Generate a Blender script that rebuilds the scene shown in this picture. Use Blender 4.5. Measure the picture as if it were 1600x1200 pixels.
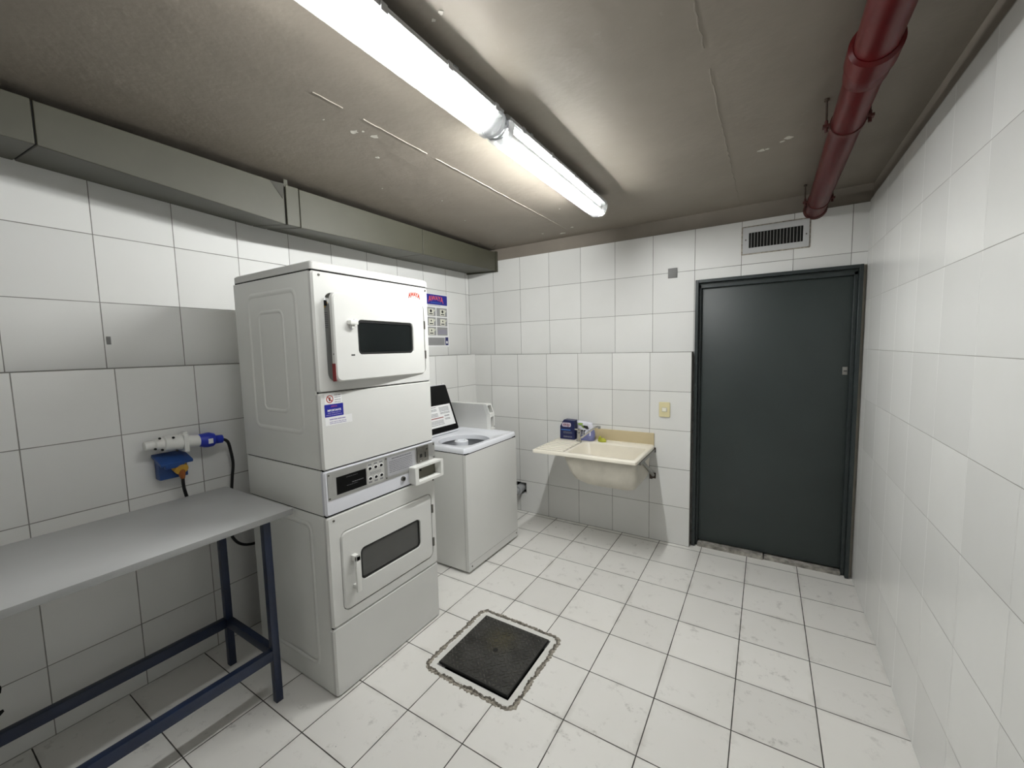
import bpy, bmesh, math, random
from mathutils import Vector, Matrix
random.seed(7)
S = bpy.context.scene
for o in list(bpy.data.objects): bpy.data.objects.remove(o)

# ------------------------------------------------------------------ camera
def make_camera():
    f, yaw, pitch, roll = 638.53, -.5558, -.0862, -.0228
    cy, sy, cp, sp = math.cos(yaw), math.sin(yaw), math.cos(pitch), math.sin(pitch)
    fwd = Vector((sy*cp, cy*cp, sp)); right = Vector((cy, -sy, 0)); up = right.cross(fwd)
    cr, sr = math.cos(roll), math.sin(roll)
    r = cr*right + sr*up; u = -sr*right + cr*up
    M = Matrix((r, u, -fwd)).transposed().to_4x4()
    M.translation = Vector((1.5791, -3.2685, 1.5509))
    cd = bpy.data.cameras.new('camera'); cam = bpy.data.objects.new('camera', cd)
    cd.sensor_width = 36; cd.lens = f/1600*36; cd.clip_start = .02
    cam.matrix_world = M; S.collection.objects.link(cam); S.camera = cam
make_camera()

# ------------------------------------------------------------------ world, exposure
w = bpy.data.worlds.new('world'); S.world = w; w.use_nodes = True
w.node_tree.nodes['Background'].inputs[0].default_value = (.6, .65, .7, 1)
w.node_tree.nodes['Background'].inputs[1].default_value = .02
vs = S.view_settings
vs.view_transform = 'Standard'; vs.look = 'None'; vs.gamma = 1; vs.use_curve_mapping = False
vs.exposure = 0.0
TUBE_NEAR, TUBE_FAR = 88.0, 350.0     # emission of the lit fluorescent tubes

# ------------------------------------------------------------------ materials
def srgb(r, g, b):
    f = lambda c: (c/255/12.92) if c/255 <= .04045 else ((c/255+.055)/1.055)**2.4
    return (f(r), f(g), f(b), 1)
MATS = {}
class NT:
    def __init__(s, name):
        s.m = bpy.data.materials.new(name); s.m.use_nodes = True; s.t = s.m.node_tree
        s.b = s.t.nodes['Principled BSDF']
    def n(s, typ, **kw):
        nd = s.t.nodes.new(typ)
        for k, v in kw.items(): setattr(nd, k, v)
        return nd
    def l(s, a, b): s.t.links.new(a, b)
    def math(s, op, a, b=None, c=None):
        nd = s.n('ShaderNodeMath', operation=op)
        for i, v in enumerate((a, b, c)):
            if v is None: continue
            if isinstance(v, (int, float)): nd.inputs[i].default_value = v
            else: s.l(v, nd.inputs[i])
        return nd.outputs[0]
    def mix(s, fac, a, b):
        nd = s.n('ShaderNodeMix', data_type='RGBA')
        for i, v in ((0, fac), (6, a), (7, b)):
            if isinstance(v, (int, float, tuple)): nd.inputs[i].default_value = v
            else: s.l(v, nd.inputs[i])
        return nd.outputs[2]
    def noise(s, vec, scale, detail=4, rough=.55):
        nd = s.n('ShaderNodeTexNoise'); nd.inputs['Scale'].default_value = scale
        nd.inputs['Detail'].default_value = detail; nd.inputs['Roughness'].default_value = rough
        if vec is not None: s.l(vec, nd.inputs['Vector'])
        return nd.outputs['Fac']
    def ramp(s, fac, lo, hi):
        nd = s.n('ShaderNodeMapRange'); nd.inputs[1].default_value = lo; nd.inputs[2].default_value = hi
        s.l(fac, nd.inputs[0]); return nd.outputs[0]
    def bump(s, h, strength=.3, dist=.002):
        nd = s.n('ShaderNodeBump'); nd.inputs['Strength'].default_value = strength
        nd.inputs['Distance'].default_value = dist
        s.l(h, nd.inputs['Height']); s.l(nd.outputs[0], s.b.inputs['Normal'])
def mat(name, col, rough=.5, metal=0, spec=.5, var=.04, vscale=6, bump=0, bscale=200, coat=0):
    if name in MATS: return MATS[name]
    t = NT(name); pos = t.n('ShaderNodeNewGeometry').outputs['Position']
    n = t.noise(pos, vscale)
    c2 = tuple(max(0, c*(1-var*2.2)) for c in col[:3])+(1,)
    t.l(t.mix(t.ramp(n, .35, .7), col, c2), t.b.inputs['Base Color'])
    t.b.inputs['Roughness'].default_value = rough; t.b.inputs['Metallic'].default_value = metal
    t.b.inputs['Specular IOR Level'].default_value = spec
    if coat: t.b.inputs['Coat Weight'].default_value = coat; t.b.inputs['Coat Roughness'].default_value = .15
    if bump: t.bump(t.noise(pos, bscale, 3), bump, .001)
    MATS[name] = t.m; return t.m

def tile_mat(name, ua, va, u0, v0, su, sv, col, grout, gw=.0016, rough=.22, dirt=0, vf=1.0, gv=None):
    """square tiles laid on the plane of axes ua/va, joints at u0+k*su, v0+k*sv"""
    t = NT(name); pos = t.n('ShaderNodeNewGeometry').outputs['Position']
    sep = t.n('ShaderNodeSeparateXYZ'); t.l(pos, sep.inputs[0])
    A = {'x': sep.outputs[0], 'y': sep.outputs[1], 'z': sep.outputs[2]}
    def axis(a, o, s_, g):
        q = t.math('DIVIDE', t.math('SUBTRACT', A[a], o), s_)
        cell = t.math('FLOOR', q); fr = t.math('SUBTRACT', q, cell)
        d = t.math('MULTIPLY', t.math('MINIMUM', fr, t.math('SUBTRACT', 1.0, fr)), s_)
        wob = t.math('MULTIPLY', t.noise(pos, 9, 2), g*.9)
        dd = t.math('SUBTRACT', d, wob)
        return cell, t.math('SUBTRACT', 1.0, t.ramp(dd, g*.25, g*.95)), d
    cu, mu, du = axis(ua, u0, su, gw); cv, mv, dv = axis(va, v0, sv, gv or gw)
    mask = t.math('MAXIMUM', t.math('MULTIPLY', mu, vf), mv)
    comb = t.n('ShaderNodeCombineXYZ'); t.l(cu, comb.inputs[0]); t.l(cv, comb.inputs[1])
    wn = t.n('ShaderNodeTexWhiteNoise', noise_dimensions='2D'); t.l(comb.outputs[0], wn.inputs[0])
    c_a = tuple(c*.93 for c in col[:3])+(1,); c_b = tuple(min(1, c*1.03) for c in col[:3])+(1,)
    base = t.mix(wn.outputs[0], c_a, c_b)
    big = t.ramp(t.noise(pos, 2.2, 4), .35, .75)
    base = t.mix(t.math('MULTIPLY', big, .25), base, tuple(c*m for c, m in zip(col[:3], (.78, .78, .74)))+(1,))
    if dirt:
        fine = t.ramp(t.noise(pos, 15, 8, .72), .56, .74)
        area = t.ramp(t.noise(pos, 3.4, 3), .42, .62)
        m = t.math('MULTIPLY', t.math('MULTIPLY', fine, area), dirt)
        base = t.mix(m, base, srgb(120, 116, 108))
        spots = t.ramp(t.noise(pos, 48, 3, .6), .71, .75)
        base = t.mix(t.math('MULTIPLY', t.math('MULTIPLY', spots, area), .8), base, srgb(80, 76, 70))
        # dingy grout halo
        halo = t.math('SUBTRACT', 1.0, t.ramp(t.math('MINIMUM', du, dv), .0, .025))
        hm = t.math('MULTIPLY', t.math('MULTIPLY', halo, t.ramp(t.noise(pos, 7, 4), .45, .7)), .35)
        base = t.mix(hm, base, srgb(150, 145, 135))
    t.l(t.mix(mask, base, grout), t.b.inputs['Base Color'])
    t.l(t.ramp(mask, -rough/ (1-rough) if False else 0, 1), t.b.inputs['Roughness'])
    rr = t.n('ShaderNodeMapRange'); rr.inputs[3].default_value = rough; rr.inputs[4].default_value = .9
    t.l(mask, rr.inputs[0]); t.l(rr.outputs[0], t.b.inputs['Roughness'])
    h = t.math('ADD', t.math('MULTIPLY', mask, -1.0), t.math('MULTIPLY', t.noise(pos, 11, 3), .35))
    h = t.math('ADD', h, t.math('MULTIPLY', wn.outputs[0], .15))
    t.bump(h, .35, .0015)
    MATS[name] = t.m; return t.m

WALLC = srgb(226, 226, 224); GROUT = srgb(128, 127, 122)
m_floor = tile_mat('floor_tiles', 'x', 'y', 0, -.042, .30, .2977, srgb(233, 231, 227), srgb(56, 53, 48), .0021, .28, dirt=.75)
m_back_lo = tile_mat('back_wall_tiles_lower', 'x', 'z', -.6837, 1.4973-.2991*6, .30, .2991, WALLC, GROUT, .0016, rough=.42)
m_back_up = tile_mat('back_wall_tiles_upper', 'x', 'z', -.9817, 1.4973-.3002*6, .30, .3002, WALLC, GROUT, .0016, rough=.45)
m_left_lo = tile_mat('left_wall_tiles_lower', 'y', 'z', -2.6555, 1.503-.300*6, .297, .300, WALLC, GROUT, .0017, rough=.48)
m_left_up = tile_mat('left_wall_tiles_upper', 'y', 'z', -2.653, 1.503-.299*6, .2975, .299, WALLC, GROUT, .0017, rough=.48)
m_right = tile_mat('right_wall_tiles', 'y', 'z', -1.549, 1.499-.300*6, .297, .300, WALLC, srgb(150, 149, 145), .0013, rough=.25, vf=.30)
m_front = tile_mat('front_wall_tiles', 'x', 'z', 0, 0, .30, .30, WALLC, GROUT)
def ceiling_mat():
    t = NT('ceiling_paint'); pos = t.n('ShaderNodeNewGeometry').outputs['Position']
    a = t.mix(t.ramp(t.noise(pos, 1.3, 5), .3, .7), srgb(142, 134, 123), srgb(126, 118, 108))
    a = t.mix(t.math('MULTIPLY', t.ramp(t.noise(pos, 14, 5, .7), .62, .8), .35), a, srgb(168, 160, 150))
    t.l(a, t.b.inputs['Base Color']); t.b.inputs['Roughness'].default_value = .62
    t.bump(t.math('ADD', t.noise(pos, 5, 4), t.math('MULTIPLY', t.noise(pos, 60, 3), .08)), .5, .012)
    return t.m
m_ceil = ceiling_mat()
m_fascia = mat('fascia_paint', srgb(134, 126, 116), .65, var=.08, vscale=3, bump=.3, bscale=20)
m_duct = mat('duct_paint', srgb(70, 69, 57), .5, var=.07, vscale=3, bump=.25, bscale=8)
m_dark = mat('dark_gap', srgb(14, 14, 13), .9)
m_enamel = mat('white_enamel', srgb(216, 216, 213), .42, spec=.3, var=.015, vscale=3)
m_enamel_side = mat('white_enamel_side', srgb(236, 237, 233), .38, var=.02, vscale=3)  # same enamel made paler, lifts the weakly lit dryer side
m_topwhite = mat('white_washer_top', srgb(228, 230, 236), .25, var=.01, coat=.3)
m_bandwhite = mat('white_console_band', srgb(222, 223, 230), .3, var=.01)
m_plate = mat('brushed_plate', srgb(176, 176, 174), .38, metal=.55, var=.03, vscale=30)
m_platedk = mat('coin_slide_steel', srgb(120, 118, 112), .4, metal=.8, var=.1, vscale=60)
m_black = mat('black_plastic', srgb(4, 4, 5), .45, spec=.15)
m_glass_dk = mat('dark_door_glass', srgb(26, 29, 29), .12, spec=.7)
m_glass_dk2 = mat('grey_door_glass', srgb(58, 59, 57), .14, spec=.8)
m_seal = mat('black_seal', srgb(12, 12, 12), .5)
m_white = mat('white_plastic', srgb(232, 232, 228), .35)
m_whitebright = mat('white_paper', srgb(236, 236, 236), .6)
m_red = mat('red_clip', srgb(130, 14, 18), .4)
m_redtxt = mat('red_ink', srgb(176, 54, 28), .6)
m_blueink = mat('blue_ink', srgb(18, 24, 140), .45)
m_navy = mat('navy_ink', srgb(28, 32, 92), .5)
m_lilac = mat('lilac_ink', srgb(150, 140, 185), .6)
m_greytxt = mat('grey_ink', srgb(118, 118, 122), .6)
m_blacktxt = mat('black_ink', srgb(28, 28, 30), .6)
m_postergrey = mat('poster_grey', srgb(150, 150, 150), .5)
m_lightblue = mat('light_blue_ink', srgb(70, 130, 210), .6)
m_yellow = mat('yellow_plastic', srgb(205, 160, 60), .45)
m_sponge = mat('yellow_green_sponge', srgb(184, 186, 66), .8, bump=.6, bscale=120)
m_tabletop = mat('grey_laminate', srgb(192, 193, 193), .42, var=.03, vscale=4)
m_tableedge = mat('grey_laminate_edge', srgb(150, 151, 150), .5)
m_bluesteel = mat('navy_painted_steel', srgb(20, 34, 62), .38, var=.12, vscale=9)
m_doorpaint = mat('dark_green_grey_paint', srgb(46, 54, 53), .45, var=.08, vscale=2.5, bump=.15, bscale=6)
m_framepaint = mat('frame_paint', srgb(42, 50, 50), .42, var=.1, vscale=5)
m_putty = mat('cream_plaster', srgb(205, 200, 186), .7, var=.08, vscale=9, bump=.3, bscale=30)
m_steel = mat('chrome', srgb(200, 200, 200), .12, metal=1, var=.02)
m_galv = mat('galvanised_steel', srgb(150, 150, 145), .4, metal=.7, var=.08, vscale=40)
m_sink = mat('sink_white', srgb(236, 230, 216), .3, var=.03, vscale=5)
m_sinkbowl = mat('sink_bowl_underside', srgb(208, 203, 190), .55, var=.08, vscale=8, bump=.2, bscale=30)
m_splash = mat('yellowed_backsplash', srgb(200, 185, 150), .45, var=.04, vscale=5)
m_cream = mat('cream_plastic', srgb(222, 212, 168), .4)
m_pipe = mat('red_pipe_paint', srgb(82, 12, 14), .36, spec=.25, var=.12, vscale=5, bump=.15, bscale=12)
m_piperust = mat('pipe_clamp_paint', srgb(84, 38, 34), .5, var=.2, vscale=30)
m_rod = mat('rusty_rod', srgb(70, 56, 46), .7, var=.2, vscale=40)
m_cable = mat('black_cable', srgb(18, 18, 20), .45)
m_socketblue = mat('blue_plastic', srgb(28, 48, 170), .4)
m_boxblue = mat('faded_blue_plastic', srgb(34, 74, 140), .45, var=.1, vscale=20)
m_cement = mat('rough_cement', srgb(178, 171, 158), .95, var=.28, vscale=75, bump=1, bscale=60)
m_cementdk = mat('grey_cement', srgb(146, 140, 130), .95, var=.3, vscale=90)
m_whitegrout = mat('white_grout', srgb(222, 221, 216), .8, var=.06, vscale=12, bump=.4, bscale=50)
m_edgeblk = mat('cover_edge_black', srgb(10, 10, 10), .7)
m_pvc = mat('grey_pvc', srgb(168, 170, 172), .35)
m_grille = mat('grille_grey', srgb(196, 197, 198), .45, var=.03)
m_slat = mat('grille_slat', srgb(150, 150, 148), .5)
m_coverplate = mat('grey_cover_plate', srgb(108, 108, 106), .45)
m_concrete = mat('worn_threshold', srgb(172, 168, 160), .8, var=.3, vscale=22, bump=.6, bscale=40)
m_flake = mat('peeled_paint', srgb(206, 202, 192), .8, var=.1, vscale=30)
m_ridge = mat('plaster_ridge', srgb(156, 149, 137), .7, var=.15, vscale=12)
m_skip = mat('dark_blue_carton', srgb(20, 28, 78), .35)
m_bagwhite = mat('white_film', srgb(222, 222, 232), .25, var=.03)
m_bagblue = mat('lavender_film', srgb(128, 132, 180), .25, var=.12, vscale=20)
m_green = mat('leaf_green', srgb(140, 168, 80), .5)
m_lint = mat('recess_grey', srgb(160, 161, 158), .5)
m_basket = mat('basket_enamel', srgb(176, 178, 182), .35)
m_tray = mat('fixture_tray_grey', srgb(170, 172, 172), .5)

def cover_mat():
    t = NT('checker_plate'); pos = t.n('ShaderNodeNewGeometry').outputs['Position']
    a = t.mix(t.ramp(t.noise(pos, 9, 5), .35, .65), srgb(58, 57, 54), srgb(30, 29, 26))
    vm = t.n('ShaderNodeVectorMath', operation='DISTANCE'); t.l(pos, vm.inputs[0]); vm.inputs[1].default_value = (.42, -1.575, 0.012)
    st = t.math('MULTIPLY', t.math('SUBTRACT', 1.0, t.ramp(vm.outputs['Value'], .03, .12)), t.ramp(t.noise(pos, 14, 4), .3, .6))
    a = t.mix(t.math('MULTIPLY', st, .6), a, srgb(72, 66, 34))
    t.l(a, t.b.inputs['Base Color']); t.b.inputs['Roughness'].default_value = .5; t.b.inputs['Metallic'].default_value = .25
    return t.m
m_cover = cover_mat()

def tube_mat(name, power, col=(1.0, .992, .975)):
    m = bpy.data.materials.new(name); m.use_nodes = True; t = m.node_tree; t.nodes.clear()
    e = t.nodes.new('ShaderNodeEmission'); e.inputs[0].default_value = (*col, 1); e.inputs[1].default_value = power
    o = t.nodes.new('ShaderNodeOutputMaterial'); t.links.new(e.outputs[0], o.inputs[0]); return m
m_tube = tube_mat('lit_tube', TUBE_NEAR); m_tube_far = tube_mat('lit_tube_far', TUBE_FAR)
def clear_mat(name, opacity, col, gloss=.06):
    """clear ribbed plastic: mostly passes light, scatters a little"""
    t = NT(name); t.t.nodes.remove(t.b); out = [n for n in t.t.nodes if n.type == 'OUTPUT_MATERIAL'][0]
    pos = t.n('ShaderNodeNewGeometry').outputs['Position']
    tr = t.n('ShaderNodeBsdfTransparent'); tl = t.n('ShaderNodeBsdfTranslucent'); df = t.n('ShaderNodeBsdfDiffuse')
    tl.inputs[0].default_value = col; df.inputs[0].default_value = col
    tr.inputs[0].default_value = (.96, .98, .98, 1)
    m1 = t.n('ShaderNodeMixShader'); m1.inputs[0].default_value = .35; t.l(tl.outputs[0], m1.inputs[1]); t.l(df.outputs[0], m1.inputs[2])
    m2 = t.n('ShaderNodeMixShader'); m2.inputs[0].default_value = opacity; t.l(tr.outputs[0], m2.inputs[1]); t.l(m1.outputs[0], m2.inputs[2])
    gl = t.n('ShaderNodeBsdfGlossy'); gl.inputs['Roughness'].default_value = .2
    m3 = t.n('ShaderNodeMixShader'); m3.inputs[0].default_value = gloss; t.l(m2.outputs[0], m3.inputs[1]); t.l(gl.outputs[0], m3.inputs[2])
    t.l(m3.outputs[0], out.inputs[0]); return t.m
m_diff = clear_mat('ribbed_clear_diffuser', .14, (.9, .93, .94, 1))
m_capclear = clear_mat('clear_end_cap', .55, (.42, .43, .44, 1), .15)

# ------------------------------------------------------------------ mesh helpers
def rrect(u0, u1, v0, v1, r, n=5):
    P = []
    for cx, cy, a0 in ((u1-r, v1-r, 0), (u0+r, v1-r, 90), (u0+r, v0+r, 180), (u1-r, v0+r, 270)):
        for k in range(n+1):
            a = math.radians(a0+90*k/n); P.append((cx+r*math.cos(a), cy+r*math.sin(a)))
    return P
class MB:
    def __init__(s): s.bm = bmesh.new()
    def add(s, verts, faces, mi=0, M=None):
        vs_ = [s.bm.verts.new(M @ Vector(v) if M else v) for v in verts]
        for f in faces:
            try: fc = s.bm.faces.new([vs_[i] for i in f]); fc.material_index = mi
            except ValueError: pass
        return vs_
    def box(s, x0, x1, y0, y1, z0, z1, mi=0, bev=0, seg=2, M=None):
        b = bmesh.new()
        V = [(x, y, z) for x in (x0, x1) for y in (y0, y1) for z in (z0, z1)]
        vv = [b.verts.new(v) for v in V]
        for f in ((0,1,3,2),(4,6,7,5),(0,4,5,1),(2,3,7,6),(0,2,6,4),(1,5,7,3)): b.faces.new([vv[i] for i in f])
        if bev: bmesh.ops.bevel(b, geom=b.edges[:], offset=bev, segments=seg, affect='EDGES', profile=.6)
        b.verts.index_update()
        s.add([v.co[:] for v in b.verts], [[v.index for v in f.verts] for f in b.faces], mi, M); b.free(); return s
    def map3(s, ax, u, v, h):
        return {'x': (h, u, v), 'y': (u, h, v), 'z': (u, v, h)}[ax]
    def prism(s, P, ax, a, b, mi=0, M=None):
        n = len(P); V = [s.map3(ax, u, v, a) for u, v in P]+[s.map3(ax, u, v, b) for u, v in P]
        F = [list(range(n)), list(range(2*n-1, n-1, -1))]+[[i, (i+1) % n, n+(i+1) % n, n+i] for i in range(n)]
        s.add(V, F, mi, M); return s
    def ring(s, O, I, ax, a, b, mi=0, M=None):
        n = len(O); V = []
        for h in (a, b):
            V += [s.map3(ax, u, v, h) for u, v in O]+[s.map3(ax, u, v, h) for u, v in I]
        F = []
        for i in range(n):
            j = (i+1) % n
            F += [[i, j, n+j, n+i], [2*n+i, 3*n+i, 3*n+j, 2*n+j], [i, 2*n+i, 2*n+j, j], [n+i, n+j, 3*n+j, 3*n+i]]
        s.add(V, F, mi, M); return s
    def tube(s, pts, r, n=12, mi=0, caps=True, closed=False):
        pts = [Vector(p) for p in pts]; L = len(pts); rings = []
        R = r if isinstance(r, (list, tuple)) else [r]*L
        prev = None
        for i, p in enumerate(pts):
            t = (pts[min(i+1, L-1)]-pts[max(i-1, 0)]).normalized()
            if prev is None:
                a = Vector((0, 0, 1)) if abs(t.z) < .9 else Vector((1, 0, 0)); u = t.cross(a).normalized()
            else: u = (prev-t*prev.dot(t)).normalized()
            v = t.cross(u); prev = u
            rings.append([s.bm.verts.new(p+R[i]*(math.cos(2*math.pi*k/n)*u+math.sin(2*math.pi*k/n)*v)) for k in range(n)])
        for i in range(L-1):
            for k in range(n):
                f = s.bm.faces.new([rings[i][k], rings[i][(k+1) % n], rings[i+1][(k+1) % n], rings[i+1][k]]); f.material_index = mi
        if caps:
            for q in (rings[0][::-1], rings[-1]):
                f = s.bm.faces.new(q); f.material_index = mi
        return s
    def loft(s, rings, mi=0, cap0=False, cap1=False):
        R = [[s.bm.verts.new(p) for p in r] for r in rings]; n = len(R[0])
        for a, b in zip(R, R[1:]):
            for k in range(n):
                f = s.bm.faces.new([a[k], a[(k+1) % n], b[(k+1) % n], b[k]]); f.material_index = mi
        if cap0: s.bm.faces.new(R[0][::-1]).material_index = mi
        if cap1: s.bm.faces.new(R[-1]).material_index = mi
        return s
    def build(s, name, mats, parent=None, org=None, bevel=0, smooth=True, angle=30, normals=True):
        if not isinstance(mats, (list, tuple)): mats = [mats]
        if org is None: org = Vector(parent['_org']) if parent is not None else Vector((0, 0, 0))
        if normals: bmesh.ops.recalc_face_normals(s.bm, faces=s.bm.faces[:])
        bmesh.ops.translate(s.bm, verts=s.bm.verts[:], vec=-Vector(org))
        me = bpy.data.meshes.new(name); s.bm.to_mesh(me); s.bm.free()
        for m in mats: me.materials.append(m)
        if smooth:
            me.polygons.foreach_set('use_smooth', [True]*len(me.polygons)); me.set_sharp_from_angle(angle=math.radians(angle))
        o = bpy.data.objects.new(name, me); S.collection.objects.link(o)
        if parent is not None: o.parent = parent
        else: o.location = org
        o['_org'] = list(org)
        if bevel:
            b = o.modifiers.new('bevel', 'BEVEL'); b.width = bevel; b.segments = 2; b.limit_method = 'ANGLE'; b.angle_limit = math.radians(50)
            b.harden_normals = False
        return o
def thing(name, loc, label, cat, group=None):
    o = bpy.data.objects.new(name, None); S.collection.objects.link(o); o.location = loc; o.empty_display_size = .05
    o['_org'] = list(loc); return tag(o, label, cat, group)
def tag(o, label, cat, group=None):
    o['label'] = label; o['category'] = cat
    if group: o['group'] = group
    return o
def struct(o): o['kind'] = 'structure'; return o
def text(s_, size, origin, right, up, mt, parent, name='lettering', width=None, warp=None, align='CENTER', depth=.0002, bold=0):
    cu = bpy.data.curves.new('t', 'FONT'); cu.body = s_; cu.size = size; cu.align_x = align; cu.align_y = 'CENTER'
    cu.extrude = depth; cu.offset = bold; cu.resolution_u = 3
    o = bpy.data.objects.new('t', cu); S.collection.objects.link(o)
    dg = bpy.context.evaluated_depsgraph_get(); me = bpy.data.meshes.new_from_object(o.evaluated_get(dg))
    bpy.data.objects.remove(o); bpy.data.curves.remove(cu)
    xs = [v.co.x for v in me.vertices] or [0, 1]; sx = (width/(max(xs)-min(xs))) if width else 1
    right = Vector(right).normalized(); up = Vector(up).normalized(); nrm = right.cross(up); org = Vector(origin)
    po = Vector(parent['_org'])
    for v in me.vertices:
        x, y, z = v.co.x*sx, v.co.y, v.co.z
        if warp: x, y = warp(x, y)
        v.co = org+right*x+up*y+nrm*z-po
    me.materials.append(mt); me.name = name
    ob = bpy.data.objects.new(name, me); S.collection.objects.link(ob); ob.parent = parent; ob['_org'] = list(po); return ob
def lines(mb, ax, h0, h1, u0, u1, vs_, th, mi=0, seed=1, gaps=True):
    """rows of illegible small print as thin raised strips"""
    rd = random.Random(seed)
    for v in vs_:
        u = u0
        sgn = 1 if u1 > u0 else -1
        while (u1-u)*sgn > 0:
            L = rd.uniform(.006, .02) if gaps else abs(u1-u0)
            e = u+sgn*L
            if (u1-e)*sgn < 0: e = u1
            a, b = sorted((u, e))
            mb.prism([(a, v-th/2), (b, v-th/2), (b, v+th/2), (a, v+th/2)], ax, h0, h1, mi)
            u = e+sgn*rd.uniform(.0015, .003)
    return mb

# ------------------------------------------------------------------ room shell
YF = -4.5; XL, XLU, XR = -.877, -.987, 2.097; ZL = 1.4985; YU = .07; ZC = 2.5; ZT = 2.392
HX0, HX1, HY0, HY1 = .232, .650, -1.868, -1.442      # pit under the manhole cover
b = MB()
xs = [-1.1, HX0, HX1, 2.2]; ys = [YF-.1, HY0, HY1, .25]
for i in range(3):
    for j in range(3):
        if i == 1 and j == 1: continue
        b.box(xs[i], xs[i+1], ys[j], ys[j+1], -.06, 0)
bmesh.ops.remove_doubles(b.bm, verts=b.bm.verts[:], dist=1e-5)
floor = struct(b.build('floor', [m_floor], smooth=False))
b = MB(); b.box(HX0, HX1, HY0, HY1, -.30, -.28)
b.box(HX0-.01, HX0, HY0, HY1, -.3, -.06); b.box(HX1, HX1+.01, HY0, HY1, -.3, -.06); b.box(HX0, HX1, HY0-.01, HY0, -.3, -.06); b.box(HX0, HX1, HY1, HY1+.01, -.3, -.06)
b.build('pit', [m_dark], floor, smooth=False)

# back wall: thick lower layer (with a pipe hole) in front of the recessed upper layer
HO = (-.455, -.316, .166, .281)
b = MB()
X = [XLU-.1, HO[0], HO[1], 1.116]; Z = [-.06, HO[2], HO[3], ZL]
for i in range(3):
    for j in range(3):
        if i == 1 and j == 1: continue
        b.box(X[i], X[i+1], 0, YU+.001, Z[j], Z[j+1], 0)
b.box(XLU-.1, 1.13, YU, YU+.15, -.06, 2.02, 1); b.box(1.13, 2.055, YU+.12, YU+.15, -.06, 2.02, 4)
b.box(2.055, XR+.1, YU+.012, YU+.15, -.06, 2.02, 3)
b.box(XLU-.1, XR+.1, YU, YU+.15, 2.02, ZT, 1)
b.box(XLU-.1, XR+.1, YU+.006, YU+.15, ZT, ZC+.05, 2)
struct(b.build('wall_back', [m_back_lo, m_back_up, m_fascia, m_putty, m_dark], smooth=False))
b = MB(); b.box(XLU-.15, XL, YF, .0, -.06, ZL+.0035, 0); b.box(XLU-.15, XLU, YF, .2, ZL+.0035, ZT, 1); b.box(XLU-.15, XLU-.004, YF, .2, ZT, ZC+.05, 2)
wall_left = struct(b.build('wall_left', [m_left_lo, m_left_up, m_fascia], smooth=False))
b = MB(); b.box(XR, XR+.15, YF, .2, -.06, 2.402, 0); b.box(XR+.014, XR+.15, YF, .2, 2.402, ZC+.05, 1)
struct(b.build('wall_right', [m_right, m_fascia], smooth=False))
b = MB(); b.box(-1.1, 2.2, YF-.1, YF, -.06, ZC+.05)
struct(b.build('wall_front', [m_front], smooth=False))
b = MB(); b.box(-1.15, 2.25, YF-.1, .25, ZC, ZC+.1)
ceiling = struct(b.build('ceiling', [m_ceil], smooth=False))

# ceiling marks: plaster ridge, seam, flaking paint
def wobble_strip(p0, p1, w_, amp, h, n=60, seed=0, gap=None):
    rd = random.Random(seed); b = MB(); q = []
    for i in range(n+1):
        t = i/n; q.append(Vector(p0).lerp(Vector(p1), t)+Vector((rd.uniform(-amp, amp), 0, 0)))
    seg = []
    for i, p in enumerate(q):
        if gap and gap(i/n):
            if len(seg) > 1: b.tube(seg, w_, 6)
            seg = []
        else: seg.append(p-Vector((0, 0, h)))
    if len(seg) > 1: b.tube(seg, w_, 6)
    return b
wobble_strip((.151, -2.30, ZC), (.19, -.15, ZC), .0028, .002, .0005, 70, 3, lambda t: .07 < t < .1 or .28 < t < .3).build('plaster_ridge', m_ridge, ceiling)
wobble_strip((1.378, -2.6, ZC), (1.402, .07, ZC), .004, .0035, -.0022, 90, 5, lambda t: .33 < t < .36).build('plaster_ridge', m_ceil, ceiling)
def flakes(spots):
    b = MB(); rd = random.Random(11)
    for x, y, r in spots:
        n = 11; a0 = rd.random()*6
        P = [(x+r*rd.uniform(.45, 1.1)*math.cos(a0+k*2*math.pi/n), y+r*rd.uniform(.35, .9)*math.sin(a0+k*2*math.pi/n)) for k in range(n)]
        b.prism(P, 'z', ZC-.0012, ZC+.001)
    return b
flakes([(.041, -2.04, .022), (.085, -1.965, .02), (.075, -2.02, .008), (-.064, -1.824, .014), (.02, -2.17, .006), (-.026, -.146, .012), (.113, -.06, .026), (.125, -.055, .015), (.248, -.168, .014),
        (1.536, -.809, .02), (1.56, -.81, .012), (1.62, -.86, .012), (1.645, -.885, .02), (.74, -2.30, .008), (.775, -2.31, .010), (-.33, -.8, .006), (-.2, -1.2, .005), (-.35, -1.55, .006), (.35, -.62, .005)]).build('peeling_paint', m_flake, ceiling)
b = MB(); rd = random.Random(3)
for yy, zz, r in ((-3.085, .30, .022), (-3.09, .205, .02)):
    b.prism([(yy+r*rd.uniform(.5, 1.1)*math.cos(k*.6), zz+r*rd.uniform(.5, 1.2)*math.sin(k*.6)) for k in range(10)], 'x', XL-.001, XL+.001)
b.build('mould_stain', m_dark, wall_left)

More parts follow.
